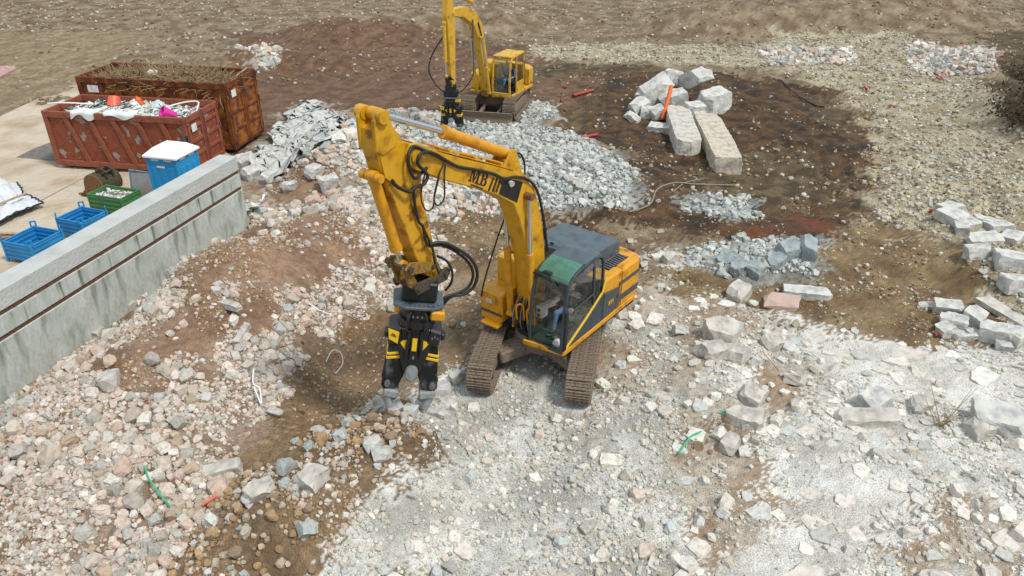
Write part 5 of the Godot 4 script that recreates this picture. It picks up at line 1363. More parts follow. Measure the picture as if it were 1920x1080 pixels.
	obj("console", MB.new().box(Vector3(0.4, 1.5, 0.3), Vector3(0.22, 0.5, 0.7), 0.04).box(Vector3(0.45, 1.78, 0.72), Vector3(0.3, 0.14, 0.12), 0.03), M.black, cab)
	obj("lower_guard", MB.new().box(Vector3((x0 + x1) / 2, 1.42, 0.93), Vector3(x1 - x0 - 0.2, 0.36, 0.03), 0.008), M.panelgrey, cab)
	obj("mirror", MB.new().box(Vector3(x1 + 0.1, 2.3, 0.95), Vector3(0.12, 0.3, 0.04), 0.015).bar(Vector3(x1 - 0.02, 2.3, 0.93), Vector3(x1 + 0.1, 2.3, 0.95), 0.02, 0.02), M.black, cab)
	obj("hand_rail", MB.new().hose([Vector3(x1 + 0.02, 1.4, -0.5), Vector3(x1 + 0.08, 1.45, -0.5), Vector3(x1 + 0.08, 2.4, -0.5), Vector3(x1 + 0.02, 2.45, -0.5)], 0.018), M.black, cab)
	# boom up out of sight of the near heap, stick hanging straight down
	obj("boom_bracket", MB.new().box(Vector3(-0.18, 1.2, 0.8), Vector3(0.4, 0.5, 0.5), 0.04), M.yellow_old, e, H)
	var bm := MB.new()
	bm.prism(poly2([[0.72, 1.25], [0.9, 1.12], [1.06, 1.25], [1.3, 2.4], [1.75, 3.8], [2.2, 4.5], [3.1, 5.0], [4.05, 5.2], [4.15, 5.35], [4.0, 5.5], [3.0, 5.45], [2.0, 5.1], [1.45, 4.5], [1.05, 3.2], [0.82, 2.2]]), -0.36, -0.02, 0.02)
	obj("boom", bm, M.yellow2, e, H)
	for s in [-1.0, 1.0]: ram(e, "boom_cylinder", Vector3(-0.19 + 0.34 * s, 1.2, 1.15), Vector3(-0.19 + 0.34 * s, 2.5, 1.42), Vector3(-0.19 + 0.3 * s, 3.9, 1.75), 0.08, 0.04, M.yellow2, H)
	ram(e, "arm_cylinder", Vector3(-0.19, 5.5, 2.1), Vector3(-0.19, 5.95, 3.3), Vector3(-0.19, 6.15, 4.3), 0.08, 0.04, M.yellow2, H)
	var st := MB.new()
	st.prism(poly2([[4.25, 6.25], [4.45, 6.2], [4.6, 5.2], [4.42, 2.5], [4.36, 2.3], [4.12, 2.3], [4.08, 2.5], [3.9, 5.2], [4.1, 5.9]]), -0.33, -0.05, 0.015)
	obj("stick", st, M.yellow2, e, H)
	ram(e, "bucket_cylinder", Vector3(-0.19, 5.0, 4.66), Vector3(-0.19, 3.4, 4.68), Vector3(-0.19, 2.75, 4.62), 0.075, 0.04, M.yellow2, H)
	obj("link_arm", MB.new().bar(Vector3(-0.19, 2.75, 4.62), Vector3(-0.19, 2.5, 4.25), 0.3, 0.1, 0.02).bar(Vector3(-0.19, 2.75, 4.62), Vector3(-0.19, 2.15, 4.45), 0.2, 0.1, 0.02), M.black, e, H)
	obj("coupler", MB.new().box(Vector3(-0.19, 2.15, 4.3), Vector3(0.4, 0.36, 0.42), 0.04), M.black, e, H)
	for ln in [[[-0.4, 4.4, 4.4], [-0.9, 3.6, 4.6], [-1.1, 2.9, 4.6], [-0.85, 2.3, 4.5], [-0.5, 1.95, 4.4]], [[0.0, 4.8, 2.4], [0.4, 3.6, 3.2], [0.75, 2.8, 3.9], [0.5, 2.2, 4.3], [0.1, 1.95, 4.4]], [[0.02, 4.6, 1.9], [0.04, 3.6, 1.5], [0.03, 2.4, 1.2], [0.03, 1.5, 1.1]]]:
		var pts: Array = []
		for c in ln: pts.append(Vector3(c[0], c[1], c[2]))
		obj("hydraulic_hose", MB.new().hose(pts, 0.03), M.rubber, e, H)
	var top := Transform3D(Basis(), C) * H * Vector3(-0.19, 2.05, 4.3)
	build_pulveriser("black and yellow jaw tool hanging from the smaller far excavator", Transform3D(Basis(Vector3.UP, deg_to_rad(-8)).scaled(Vector3.ONE * 0.80), top))
	build_person("person in blue work clothes seated in the smaller far excavator's cab", Transform3D(Basis(), C) * H * Transform3D(Basis(), Vector3(0.72, 1.62, -0.06)), srgb(60, 110, 170), srgb(70, 120, 175), Color(0.02, 0.015, 0.01))

# ---------------------------------------------------------------- broken stone
func clip_hull(size: Vector3, planes: Array) -> Array:             # faces (loops of points) of a box cut by planes [normal, distance]
	var h := size * 0.5
	var F: Array = []
	for ax in 3:
		for sg in [-1.0, 1.0]:
			var u := (ax + 1) % 3; var w := (ax + 2) % 3
			var q: Array = []
			for k in [[-1, -1], [1, -1], [1, 1], [-1, 1]]:
				var t := Vector3()
				t[ax] = h[ax] * sg; t[u] = h[u] * k[0]; t[w] = h[w] * k[1]
				q.append(t)
			if sg < 0: q.reverse()
			F.append(q)
	for pl in planes:
		var n: Vector3 = pl[0]; var d: float = pl[1]
		var out: Array = []; var cut: Array = []
		for q in F:
			var r: Array = []
			for i in q.size():
				var a: Vector3 = q[i]; var b: Vector3 = q[(i + 1) % q.size()]
				var da := a.dot(n) - d; var db := b.dot(n) - d
				if da <= 0: r.append(a)
				if (da < 0 and db > 0) or (da > 0 and db < 0):
					var p := a.lerp(b, da / (da - db))
					r.append(p); cut.append(p)
			if r.size() >= 3: out.append(r)
		if cut.size() >= 3:
			var c := Vector3.ZERO
			for p in cut: c += p
			c /= cut.size()
			var x: Vector3 = (cut[0] - c).normalized(); var y := n.cross(x)
			cut.sort_custom(func(a, b): return atan2((a - c).dot(y), (a - c).dot(x)) < atan2((b - c).dot(y), (b - c).dot(x)))
			var uq: Array = []
			for p in cut: if uq.is_empty() or p.distance_to(uq[-1]) > 1e-4: uq.append(p)
			if uq.size() >= 3: out.append(uq)
		F = out
	return F
func rand_dir() -> Vector3: return Vector3(rng.randfn(), rng.randfn(), rng.randfn()).normalized()
var rock_noise := FastNoiseLite.new()
func rock_mesh(kind: String, sub: int, rough: float, size := Vector3.ONE, cuts := 9) -> ArrayMesh:
	var s := size
	var planes: Array = []
	for k in cuts:
		var n := rand_dir()
		if kind == "plate": n = Vector3(n.x, n.y * 0.25, n.z).normalized()
		elif kind == "beam": n = Vector3(signf(n.x), signf(n.y) * rng.randf(), signf(n.z) * rng.randf() * 0.5).normalized() if rng.randf() < 0.7 else n
		var ext := absf(n.x) * s.x * 0.5 + absf(n.y) * s.y * 0.5 + absf(n.z) * s.z * 0.5
		var f := rng.randf_range(0.62, 0.8)
		if kind == "plate": f = rng.randf_range(0.55, 0.82)
		elif kind == "beam": f = rng.randf_range(0.86, 0.96)
		elif kind == "round": f = rng.randf_range(0.52, 0.66)
		planes.append([n, ext * f])
	var F := clip_hull(s, planes)
	var tris: Array = []
	for q in F:
		for i in range(1, q.size() - 1): tris.append([q[0], q[i], q[i + 1]])
	for it in sub:
		var nt: Array = []
		for t in tris:
			var e0: float = t[0].distance_to(t[1]); var e1: float = t[1].distance_to(t[2]); var e2: float = t[2].distance_to(t[0])
			if maxf(e0, maxf(e1, e2)) < 0.16: nt.append(t); continue
			var ab: Vector3 = (t[0] + t[1]) * 0.5; var bc: Vector3 = (t[1] + t[2]) * 0.5; var ca: Vector3 = (t[2] + t[0]) * 0.5
			nt.append([t[0], ab, ca]); nt.append([ab, t[1], bc]); nt.append([ca, bc, t[2]]); nt.append([ab, bc, ca])
		tris = nt
	var b := MB.new()
	var off := rng.randf() * 100.0
	var mv := func(p: Vector3) -> Vector3:
		if rough <= 0: return p
		var q := p * 5.0 + Vector3.ONE * off
		var d := Vector3(rock_noise.get_noise_3d(q.x, q.y, q.z), rock_noise.get_noise_3d(q.x + 40, q.y, q.z), rock_noise.get_noise_3d(q.x, q.y + 40, q.z))
		if kind == "round":
			var l := p.length(); p = p.lerp(p / maxf(l, 1e-4) * 0.42 * (s.x + s.y + s.z) / 3.0, 0.35)
		return p + d * rough
	for t in tris: b.tri(mv.call(t[0]), mv.call(t[1]), mv.call(t[2]))
	return b.mesh()
var rock_set := {}
func make_rocks() -> void:
	rng.seed = 303
	rock_noise.frequency = 0.5; rock_noise.fractal_octaves = 3
	for k in ["chunk", "round", "plate", "beam", "slab"]: rock_set[k] = []
	for i in 14: rock_set.chunk.append(rock_mesh("chunk", 1, 0.09, Vector3(1.0, rng.randf_range(0.55, 0.85), rng.randf_range(0.65, 0.95)), 9))
	for i in 14: rock_set.round.append(rock_mesh("round", 1, 0.08, Vector3(1.0, rng.randf_range(0.6, 0.9), rng.randf_range(0.7, 1.0)), 12))
	for i in 12: rock_set.plate.append(rock_mesh("plate", 1, 0.05, Vector3(1.0, rng.randf_range(0.14, 0.26), rng.randf_range(0.6, 0.95)), 8))
	for i in 12: rock_set.slab.append(rock_mesh("plate", 2, 0.06, Vector3(1.0, rng.randf_range(0.09, 0.18), rng.randf_range(0.6, 1.0)), 9))
	for i in 8: rock_set.beam.append(rock_mesh("beam", 2, 0.07, Vector3(1.0, rng.randf_range(0.3, 0.45), rng.randf_range(0.3, 0.5)), 5))

var PINK := [[218, 203, 190], [210, 197, 184], [226, 215, 204], [204, 191, 178], [198, 193, 184], [190, 170, 148], [210, 186, 172], [222, 215, 206], [188, 188, 181], [196, 184, 170], [182, 176, 166]]
var GREY := [[198, 202, 198], [184, 190, 187], [212, 213, 208], [172, 178, 175], [220, 221, 216], [196, 195, 186], [204, 210, 208]]
var WHITE := [[238, 235, 225], [229, 226, 216], [218, 217, 210], [242, 239, 231], [208, 209, 204], [230, 225, 214], [224, 220, 208]]
var CREAM := [[230, 227, 217], [222, 219, 209], [212, 209, 200], [236, 233, 225], [216, 211, 199], [204, 205, 200], [194, 195, 190]]
var DUST := [[222, 218, 206], [206, 202, 190], [232, 229, 220], [190, 188, 178], [198, 202, 200], [214, 203, 188]]
var TAN := [[178, 146, 108], [188, 160, 122], [168, 140, 108], [160, 138, 114], [200, 180, 154], [206, 192, 172], [190, 178, 162]]
var PALE := [[214, 206, 184], [198, 188, 166], [222, 215, 198], [184, 174, 152], [204, 202, 194], [168, 155, 130], [150, 134, 108]]
var SOIL := [[150, 128, 98], [170, 152, 124], [196, 186, 166], [128, 104, 76], [206, 200, 186]]
var MIXED := [[214, 200, 186], [204, 203, 196], [222, 217, 208], [190, 180, 166], [182, 186, 181], [214, 188, 172], [228, 224, 216]]
# zone: [[per square metre, smallest, largest, skew, kinds, palette, class], ...]
var stone_table := {
	0: [[24, 0.04, 0.26, 3.4, "chunk", "SOIL", "g"]],
	1: [[24, 0.03, 0.24, 3.4, "chunk", "SOIL", "g"]],
	2: [[28, 0.03, 0.16, 3.0, "chunk", "SOIL", "g"]],
	3: [[95, 0.04, 0.2, 2.6, "chunk", "PALE", "g"], [0.6, 0.16, 0.45, 2.0, "plate", "GREY", "g"]],
	4: [[60, 0.025, 0.12, 2.6, "chunk", "SOIL", "g"], [14, 0.03, 0.14, 2.4, "chunk", "PALE", "g"], [0.4, 0.1, 0.24, 1.6, "chunk", "WHITE", "g"]],
	5: [[9.0, 0.22, 0.8, 1.8, "slab", "CREAM", "w"], [4.0, 0.1, 0.34, 2.0, "chunk", "DUST", "w"], [24, 0.08, 0.3, 1.6, "slab", "CREAM", "g"], [200, 0.02, 0.09, 2.2, "chunk", "CREAM", "g"], [40, 0.04, 0.16, 2.0, "chunk", "WHITE", "g"]],
	6: [[3.0, 0.1, 0.34, 2.4, "chunk", "DUST", "w"], [1.5, 0.15, 0.5, 1.8, "plate", "WHITE", "w"], [260, 0.02, 0.1, 2.6, "chunk", "DUST", "g"], [50, 0.03, 0.15, 2.0, "chunk", "DUST", "g"]],
	7: [[8, 0.24, 0.5, 1.8, "round", "PINK", "m"], [45, 0.12, 0.32, 1.9, "chunk", "PINK", "m"], [40, 0.1, 0.26, 1.6, "round", "PINK", "m"], [560, 0.025, 0.13, 1.7, "chunk", "PINK", "g"]],
	8: [[5.5, 0.1, 0.4, 2.4, "round", "PINK", "m"], [14, 0.06, 0.16, 2.0, "round", "PINK", "g"], [180, 0.025, 0.09, 1.8, "chunk", "TAN", "g"]],
	9: [[3, 0.08, 0.28, 2.4, "round", "PINK", "m"], [90, 0.025, 0.09, 2.0, "chunk", "TAN", "g"]],
	10: [[34, 0.09, 0.3, 2.0, "round", "TAN", "m"], [9, 0.12, 0.44, 1.8, "chunk", "GREY", "m"], [170, 0.03, 0.11, 1.5, "round", "TAN", "g"], [40, 0.05, 0.14, 1.5, "chunk", "MIXED", "g"]],
	11: [[110, 0.09, 0.34, 1.7, "chunk", "GREY", "c"], [60, 0.05, 0.14, 1.4, "chunk", "GREY", "g"]],
	12: [[6, 0.03, 0.2, 3.2, "chunk", "SOIL", "g"]],
	13: [[14, 0.03, 0.12, 2.8, "chunk", "SOIL", "g"]],
	14: [],
	15: [[40, 0.14, 0.6, 2.0, "chunk", "MIXED", "c"], [3.0, 0.3, 0.85, 1.6, "plate", "MIXED", "c"], [80, 0.05, 0.17, 1.5, "chunk", "MIXED", "g"]],
	16: [[4.0, 0.1, 0.42, 2.2, "chunk", "WHITE", "w"], [2.5, 0.2, 0.6, 1.6, "plate", "WHITE", "w"], [120, 0.025, 0.1, 2.0, "chunk", "DUST", "g"]],
	18: [[2.5, 0.3, 0.9, 1.6, "slab", "CREAM", "w"], [40, 0.02, 0.08, 2.2, "chunk", "CREAM", "g"]],
	17: [[30, 0.03, 0.2, 3.2, "chunk", "SOIL", "g"]],
}
func blocked(x: float, z: float, r: float) -> bool:                # no stones inside machines, wall or paved yard
	if yard_mask(x, z) > 0.25: return true
	var along := (x - WALL_A.x) * WALL_D.x + (z - WALL_A.z) * WALL_D.z
	var s := wall_side(x, z)
	if along > -0.1 - r and s > -0.7 and s < 0.05 + r * 0.5: return true
	var l := Transform3D(Basis(Vector3.UP, TRACK_YAW), EXC).affine_inverse() * Vector3(x, 0, z)
	if absf(absf(l.x) - 1.16) < 0.33 + r * 0.5 and absf(l.z) < 2.12 + r * 0.5: return true
	if absf(l.x) < 1.0 and absf(l.z) < 2.0 and r > 0.12: return true
	var l2 := Transform3D(Basis(Vector3.UP, deg_to_rad(-13.5)), Vector3(-0.75, 0, -38.1)).affine_inverse() * Vector3(x, 0, z)
	if absf(l2.x) < 1.35 + r and absf(l2.z) < 1.8 and l2.z < 2.2: return true
	return false
func stone_xf(x: float, z: float, s: float, flat: bool, sink := 0.22, slab := false) -> Transform3D:
	var up := hnormal(x, z)
	var tilt := 0.1 if slab else 0.14 if flat else 0.55
	up = (up + Vector3(rng.randfn(), 0, rng.randfn()) * tilt * 0.6).normalized()
	var a := rng.randf() * TAU
	var f := Vector3(cos(a), 0, sin(a)); f = (f - up * f.dot(up)).normalized()
	var b := Basis(f, up, f.cross(up))
	return Transform3D(b.scaled_local(Vector3.ONE * s), Vector3(x, hgt(x, z) + s * (-0.03 if slab else 0.0 if flat else 0.33 - sink), z))
var label_of := {
	"m": ["rubble_stone", "rubble stone", "stone", "stones on the pinkish mound"],
	"c": ["concrete_chunk", "concrete chunk", "concrete chunk", "chunks of the grey crushed heaps"],
	"w": ["slab_fragment", "concrete fragment", "concrete fragment", "fragments in the white dust"],
}
var marks := {
	"m": [["on the mound by the wall's foot", 130, 690], ["on the mound's crest", 430, 545], ["in the brown hollow", 660, 690], ["near the near jaw tool", 730, 790], ["beside the green hose on the mound", 300, 930], ["by the crooked white cable", 485, 740], ["among the orange gravel", 620, 900], ["on the mound's slope under the boom", 700, 480], ["below the upright kerb fragment", 430, 680], ["on the low end of the mound", 60, 900], ["in the middle of the pinkish mound", 300, 800]],
	"c": [["by the smaller excavator's blade", 900, 235], ["beside the draped grey sheet", 620, 300], ["near the wall's far end", 470, 370], ["at the dark soil's edge", 1170, 340], ["in the middle of the crushed pile", 1000, 310], ["behind the large excavator's stick", 760, 370], ["on the small heap beside the blade", 1010, 215], ["on the small heap in the dark soil", 1350, 390], ["beside the bluish boulders", 1400, 490], ["under the large excavator's arm cylinder", 850, 300]],
	"w": [["beside the dead shrub", 1765, 800], ["by the bent green hose", 1295, 840], ["in front of the large excavator's tracks", 1000, 800], ["beside the right-hand track", 1180, 680], ["below the olive dirt bank", 1600, 650], ["beside the clustered angular blocks", 1850, 680], ["in the open white dust", 1600, 900], ["in the trampled dirt", 1400, 920], ["on the grey dust by the orange gravel", 780, 900], ["by the long pale fragment", 1600, 800]],
}
func colour_word(c: Color) -> String:
	var s := c.linear_to_srgb()
	var warm := s.r - s.b
	if warm > 0.2: return "tan"
	if warm > 0.12: return "pinkish beige" if s.g < s.r - 0.06 else "beige"
	if s.g > 0.86: return "off-white"
	if s.g > 0.78: return "pale grey"
	if s.g > 0.7: return "light grey"
	return "darker grey"
func stone_label(k: String, e: Array) -> String:
	var p: Vector3 = e[1].origin
	var best := 1e9; var where := ""
	for m in marks[k]:
		if m.size() < 4: m.append(pt(m[1], m[2]))
		var d: float = p.distance_squared_to(m[3])
		if d < best: best = d; where = m[0]
	var s: float = e[1].basis.x.length()
	var size: String = "huge" if s > 0.9 else "very large" if s > 0.6 else "large" if s > 0.42 else "medium" if s > 0.3 else "small"
	return "%s %s %s %s %s" % [size, {"round": "rounded", "chunk": "angular", "plate": "flat", "slab": "flat", "beam": "long"}[e[3]], colour_word(e[2]), label_of[k][1], where]
func scatter() -> void:
	rng.seed = 404
	var palettes := {"PINK": PINK, "GREY": GREY, "WHITE": WHITE, "TAN": TAN, "PALE": PALE, "MIXED": MIXED, "DUST": DUST, "CREAM": CREAM, "SOIL": SOIL}
	var clump := FastNoiseLite.new(); clump.seed = 71; clump.frequency = 0.5; clump.fractal_octaves = 4
	var lists := {}                                                # mesh -> [[transform, colour], ...]
	var classes := {"m": [], "c": [], "w": []}
	var grid := {}
	var cell := 0.5
	# candidate squares, nearest things first only in size: big stones are laid before small ones
	for pass_ in 2:
		var z := -7.5
		while z > -78.0:
			var half: float = minf(6.0 + 0.72 * -z, 55.0)
			var x := -half
			while x < half:
				var id := zone_at(x + 0.25, z - 0.25)
				for row in stone_table[id]:
					if (row[6] == "g") != (pass_ == 1): continue
					var want: float = row[0] * cell * cell
					if pass_ == 1 and z < -32.0: want *= 0.6
					var cnt := int(want) + (1 if rng.randf() < want - int(want) else 0)
					for k in cnt:
						var sx := x + rng.randf() * cell; var sz := z - rng.randf() * cell
						var s: float = row[1] * pow(row[2] / row[1], pow(rng.randf(), row[3]))
						if s / -sz * 766.0 < 0.9: continue
						if blocked(sx, sz, s * 0.5): continue
						if row[6] == "m" and rng.randf() > smooth01(0.72 + clump.get_noise_2d(sx * 0.7, sz * 0.7) * 2.6): continue
						if pass_ == 1 and rng.randf() > smooth01((0.75 if id == 3 or id == 6 or id == 7 else 0.5) + clump.get_noise_2d(sx, sz) * (1.2 if id == 3 or id == 6 or id == 7 else 2.4)): continue
						if pass_ == 0:
							var key := Vector2i(floori(sx / 0.6), floori(sz / 0.6))
							var bad := false
							for di in [-1, 0, 1]:
								for dj in [-1, 0, 1]:
									for o in grid.get(key + Vector2i(di, dj), []):
										if Vector2(o[0], o[1]).distance_to(Vector2(sx, sz)) < (o[2] + s) * (0.3 if row[6] != "w" else 0.3): bad = true
							if bad: continue
							if not grid.has(key): grid[key] = []
							grid[key].append([sx, sz, s])
						var set_: Array = rock_set[row[4]]
						var vi := rng.randi() % set_.size()
						var pal: Array = palettes[row[5]]
						var pc: Array = pal[rng.randi() % pal.size()]
						var g := rng.randf_range(0.8, 1.03) if row[5] == "PINK" or row[5] == "MIXED" else rng.randf_range(0.84, 1.0) if row[5] == "CREAM" else rng.randf_range(0.76, 0.98)
						var c := srgb(pc[0], pc[1], pc[2], g)
						var xf := stone_xf(sx, sz, s, row[4] == "plate", 0.13 if pass_ == 0 else 0.2, row[4] == "slab")
						if row[6] != "g": classes[row[6]].append([s / -sz, xf, c, row[4], vi])
						else:
							if not lists.has(set_[vi]): lists[set_[vi]] = []
							lists[set_[vi]].append([xf, c])
				x += cell
			z -= cell
	var root := Node3D.new()
	root.name = "small_rubble"; add_child(root)
	stuff(root, "countless small stones and crumbs of concrete strewn over the site", "rubble")
	var total := 0
	for k in classes:
		var a: Array = classes[k]
		a.sort_custom(func(p, q): return p[0] > q[0])
		for i in a.size():
			var e: Array = a[i]
			if i < 290:
				var o := MeshInstance3D.new()
				o.mesh = rock_set[e[3]][e[4]]
				o.material_override = stone_mat(e[2])
				o.transform = e[1]
				o.name = numbered(label_of[k][0]); add_child(o)
				tag(o, stone_label(k, e), label_of[k][2], label_of[k][3])
			else:
				var m: ArrayMesh = rock_set[e[3]][e[4]]
				if not lists.has(m): lists[m] = []
				lists[m].append([e[1], e[2]])
	for m in lists:
		var mm := MultiMesh.new()
		mm.transform_format = MultiMesh.TRANSFORM_3D; mm.use_colors = true; mm.mesh = m
		mm.instance_count = lists[m].size()
		for i in lists[m].size():
			mm.set_instance_transform(i, lists[m][i][0]); mm.set_instance_color(i, lists[m][i][1])
		total += lists[m].size()
		var o := MultiMeshInstance3D.new()
		o.name = "stones"; o.multimesh = mm; o.material_override = M.stone
		root.add_child(o, true)
	print("stones ", total, " m ", classes.m.size(), " c ", classes.c.size(), " w ", classes.w.size())
var stone_mats := {}
func stone_mat(c: Color) -> StandardMaterial3D:
	var q := Vector3i(int(c.r * 32), int(c.g * 32), int(c.b * 32))
	if not stone_mats.has(q):
		var m: StandardMaterial3D = M.stone.duplicate()
		m.vertex_color_use_as_albedo = false
		m.albedo_color = Color(c.r, c.g, c.b).linear_to_srgb()
		stone_mats[q] = m
	return stone_mats[q]

# ---------------------------------------------------------------- blocks that the photograph lets one name
func block(called: String, label: String, group: String, x: float, y: float, size: Vector3, yaw: float, m: Material, kind := "chunk", roll := 0.0, pitch := 0.0, lift := 0.0, cuts := 11) -> Node3D:
	var p := pt(x, y)
	rng.seed = int(x * 31 + y * 7)
	var rough := 0.03 if kind == "beam" else 0.045
	var mesh := rock_mesh(kind, 3, rough, size, cuts)
	var b := Basis(Vector3.UP, yaw) * Basis(Vector3.BACK, roll) * Basis(Vector3.RIGHT, pitch)
	var o := obj(called, mesh, m, null, Transform3D(b, Vector3(p.x, hgt(p.x, p.z) + size.y * 0.3 + lift, p.z)))
	if group:
		var w: String = "thin flat " if size.y < 0.36 * size.x else "tall " if size.y > 0.8 * size.x else "elongated " if size.x > 1.7 * size.z else "stubby "
		var big: String = "huge " if size.x > 1.6 else "big " if size.x > 1.0 else "small " if size.x < 0.55 else "middling "
		label = big + w + label
	tag(o, label, "concrete block", group)
	return o
func build_blocks() -> void:
	# the two long beams lie with their near ends towards the camera
	for d in [["cream squared concrete beam with a grey broken end, lying on dark soil", [1322, 240], [1362, 322], Vector3(1.15, 0.75, 3.6), M.beam], ["grey weathered concrete beam lying beside the cream squared beam", [1268, 222], [1290, 288], Vector3(1.1, 0.8, 2.9), M.beamgrey]]:
		var a := pt(d[1][0], d[1][1]); var b := pt(d[2][0], d[2][1])
		rng.seed = int(d[1][0])
		var z := (b - a); z.y = 0; var len_ := z.length() ; z = z.normalized()
		var c := (a + b) * 0.5
		var o := obj("concrete_beam", rock_mesh("beam", 4, 0.04, Vector3(d[3].x, d[3].y, len_ + 0.5), 6), d[4], null, Transform3D(Basis(Vector3.UP.cross(z), Vector3.UP, z), Vector3(c.x, hgt(c.x, c.z) + d[3].y * 0.45, c.z)))
		tag(o, d[0], "concrete beam")
	var g := "blocks heaped behind the two long beams"
	var lb := "grey concrete block in the heap behind the two long beams"
	for e in [[1222, 200, 1.9, .9, 1.1, 0.4, .5, .55], [1290, 190, 2.2, .8, .9, -0.9, .5, .9], [1335, 208, 1.7, 1.2, 1.3, .5, .1, 0], [1262, 205, 1.7, .8, 1.1, .2, .2, .3], [1258, 185, 1.4, .7, .7, .9, -.3, .9], [1196, 212, 1.0, .8, .7, .6, .2, 0], [1212, 218, .9, .6, .6, 1.4, .1, 0], [1232, 222, .7, .7, .6, .3, .3, 0], [1186, 226, .9, .25, .6, -.5, -.5, .05], [1240, 240, 1.7, .32, .8, -.35, 0, 0], [1300, 218, 1.2, .8, .9, .2, 0, 0], [1312, 224, .9, .4, .5, 1.0, .2, .1], [1205, 200, 1.1, .6, .6, .9, .4, .5]]:
		block("concrete_block", lb, g, e[0], e[1], Vector3(e[2], e[3], e[4]), e[5], M.block, "chunk", e[6], 0.1, e[7])
	var oz := pt(1245, 205)
	tag(obj("plastic_pipe", MB.new().tube([pt(1240, 226) + Vector3(0, 0.15, 0.2), pt(1240, 226) + Vector3(0.25, 0.95, -0.2), pt(1240, 226) + Vector3(0.45, 1.55, -0.6)], 0.1, 12), M.orangeplastic), "orange plastic pipe leaning on the heap behind the beams", "pipe")
	g = "blocks in a row along the gravel slope"
	lb = "pale squared concrete block in the row along the gravel slope"
	for e in [[1785, 412, 1.0, .35, .9, .4], [1800, 430, .9, .35, .4, 1.2], [1843, 456, 1.3, .38, .55, -.1], [1831, 480, .75, .42, .5, -.15], [1895, 500, 1.0, .5, .8, -.1], [1900, 540, .75, .45, .6, -.2], [1815, 425, .8, .3, .5, .7], [1870, 430, .8, .3, .6, .3], [1895, 455, .8, .4, .6, .9], [1780, 395, 1.0, .3, .6, .3], [1850, 420, .9, .25, .6, -.6]]:
		block("concrete_block", lb, g, e[0], e[1], Vector3(e[2], e[3], e[4]), e[5] + sin(e[0]) * 0.35, M.block, "beam" if int(e[0]) % 5 == 0 else "chunk", 0.12 * sin(e[1]), 0.14 * cos(e[0]), 0.0, 9)
	block("concrete_slab", "long narrow pale slab lying flat beside the squared blocks", "", 1895, 595, Vector3(0.5, 0.14, 2.0), 0.32, M.beamgrey, "beam", 0.0, 0.0, 0.0, 3)
	g = "blocks clustered at the foot of the olive dirt"
	lb = "pale angular concrete block clustered below the olive dirt bank"
	for e in [[1775, 588, .72, .42, .5, -.3], [1785, 612, .7, .36, .45, -.5], [1825, 604, .6, .5, .5, .8], [1868, 634, 1.1, .45, .5, -.5], [1900, 640, .6, .45, .6, .3], [1770, 625, .5, .3, .4, .3], [1800, 632, .6, .25, .5, 0.], [1744, 577, .6, .14, .3, -.2], [1822, 634, .35, .3, .3, 0], [1880, 655, .4, .25, .3, -.4]]:
		block("concrete_block", lb, g, e[0], e[1], Vector3(e[2], e[3], e[4]), e[5], M.block, "chunk", 0.05, 0.05, 0.0, 6)
	block("concrete_slab", "grey tapering concrete slab lying alone on olive dirt", "", 1512, 556, Vector3(1.35, 0.3, 0.5), -0.2, M.block, "beam", 0.0, 0.0, 0.0, 5)
	block("pink_slab_fragment", "pinkish flat slab fragment beside a grey slab on olive dirt", "", 1465, 574, Vector3(1.0, 0.3, 0.7), -0.3, mat(lin(0.5, 0.36, 0.31), 0.95), "chunk", 0.0, 0.0, 0.0, 6)
	g = "bluish boulders on the small grey heap"
	lb = "bluish grey boulder on the small heap beside red soil"
	for e in [[1480, 480, .85, .6, .7, .3], [1512, 478, .8, .75, .6, 1.2], [1455, 495, .6, .35, .5, .2], [1418, 512, .5, .4, .45, .8], [1365, 490, .7, .3, .5, .1], [1385, 505, .6, .35, .4, .5]]:
		block("boulder", lb, g, e[0], e[1], Vector3(e[2], e[3], e[4]), e[5], M.boulder, "chunk", 0.2, 0.1)
	g = "large fragments beside the right-hand track"
	lb = "large pale concrete fragment lying upslope of the white dust"
	for e in [[1385, 558, .75, .5, .55, .6], [1350, 630, .85, .45, .9, .9], [1375, 672, .8, .4, .55, -.5], [1335, 665, .6, .35, .5, .3], [1410, 750, .8, .35, .5, .9], [1395, 790, .8, .3, .5, -.3], [1365, 840, .5, .3, .4, .9], [1620, 790, 1.5, .28, .42, -.12], [1640, 760, .7, .4, .5, .5], [1870, 800, 1.0, .5, .8, -.3], [1835, 810, .5, .35, .5, .2], [1725, 765, .6, .3, .4, .3], [1450, 650, .6, .3, .5, .2], [1255, 490, .5, .4, .4, .6]]:
		block("concrete_fragment", lb, g, e[0], e[1], Vector3(e[2], e[3], e[4]), e[5], M.beamgrey if int(e[1]) % 20 == 10 or int(e[0]) % 2 else M.block, "chunk", 0.08, 0.05)
	g = "chunks piled by the jaw tool's teeth"
	lb = "dusty grey concrete chunk beside the near jaw tool's teeth"
	for e in [[855, 715, .42, .34, .3, .9], [742, 772, .34, .26, .28, .4], [770, 775, .36, .24, .3, 1.1], [796, 768, .34, .26, .26, .2], [722, 768, .3, .22, .26, .8], [830, 738, .42, .32, .34, .3], [838, 765, .46, .22, .3, .6], [800, 700, .4, .26, .3, .2], [820, 780, .4, .2, .2, -.4], [700, 838, .36, .26, .3, .5], [715, 858, .38, .24, .28, .2]]:
		block("concrete_chunk_grey", lb, g, e[0], e[1], Vector3(e[2], e[3], e[4]), e[5], M.block, "chunk", 0.15, 0.1)
	g = "large stones low on the mound"
	lb = "large grey block half buried low on the mound by orange gravel"
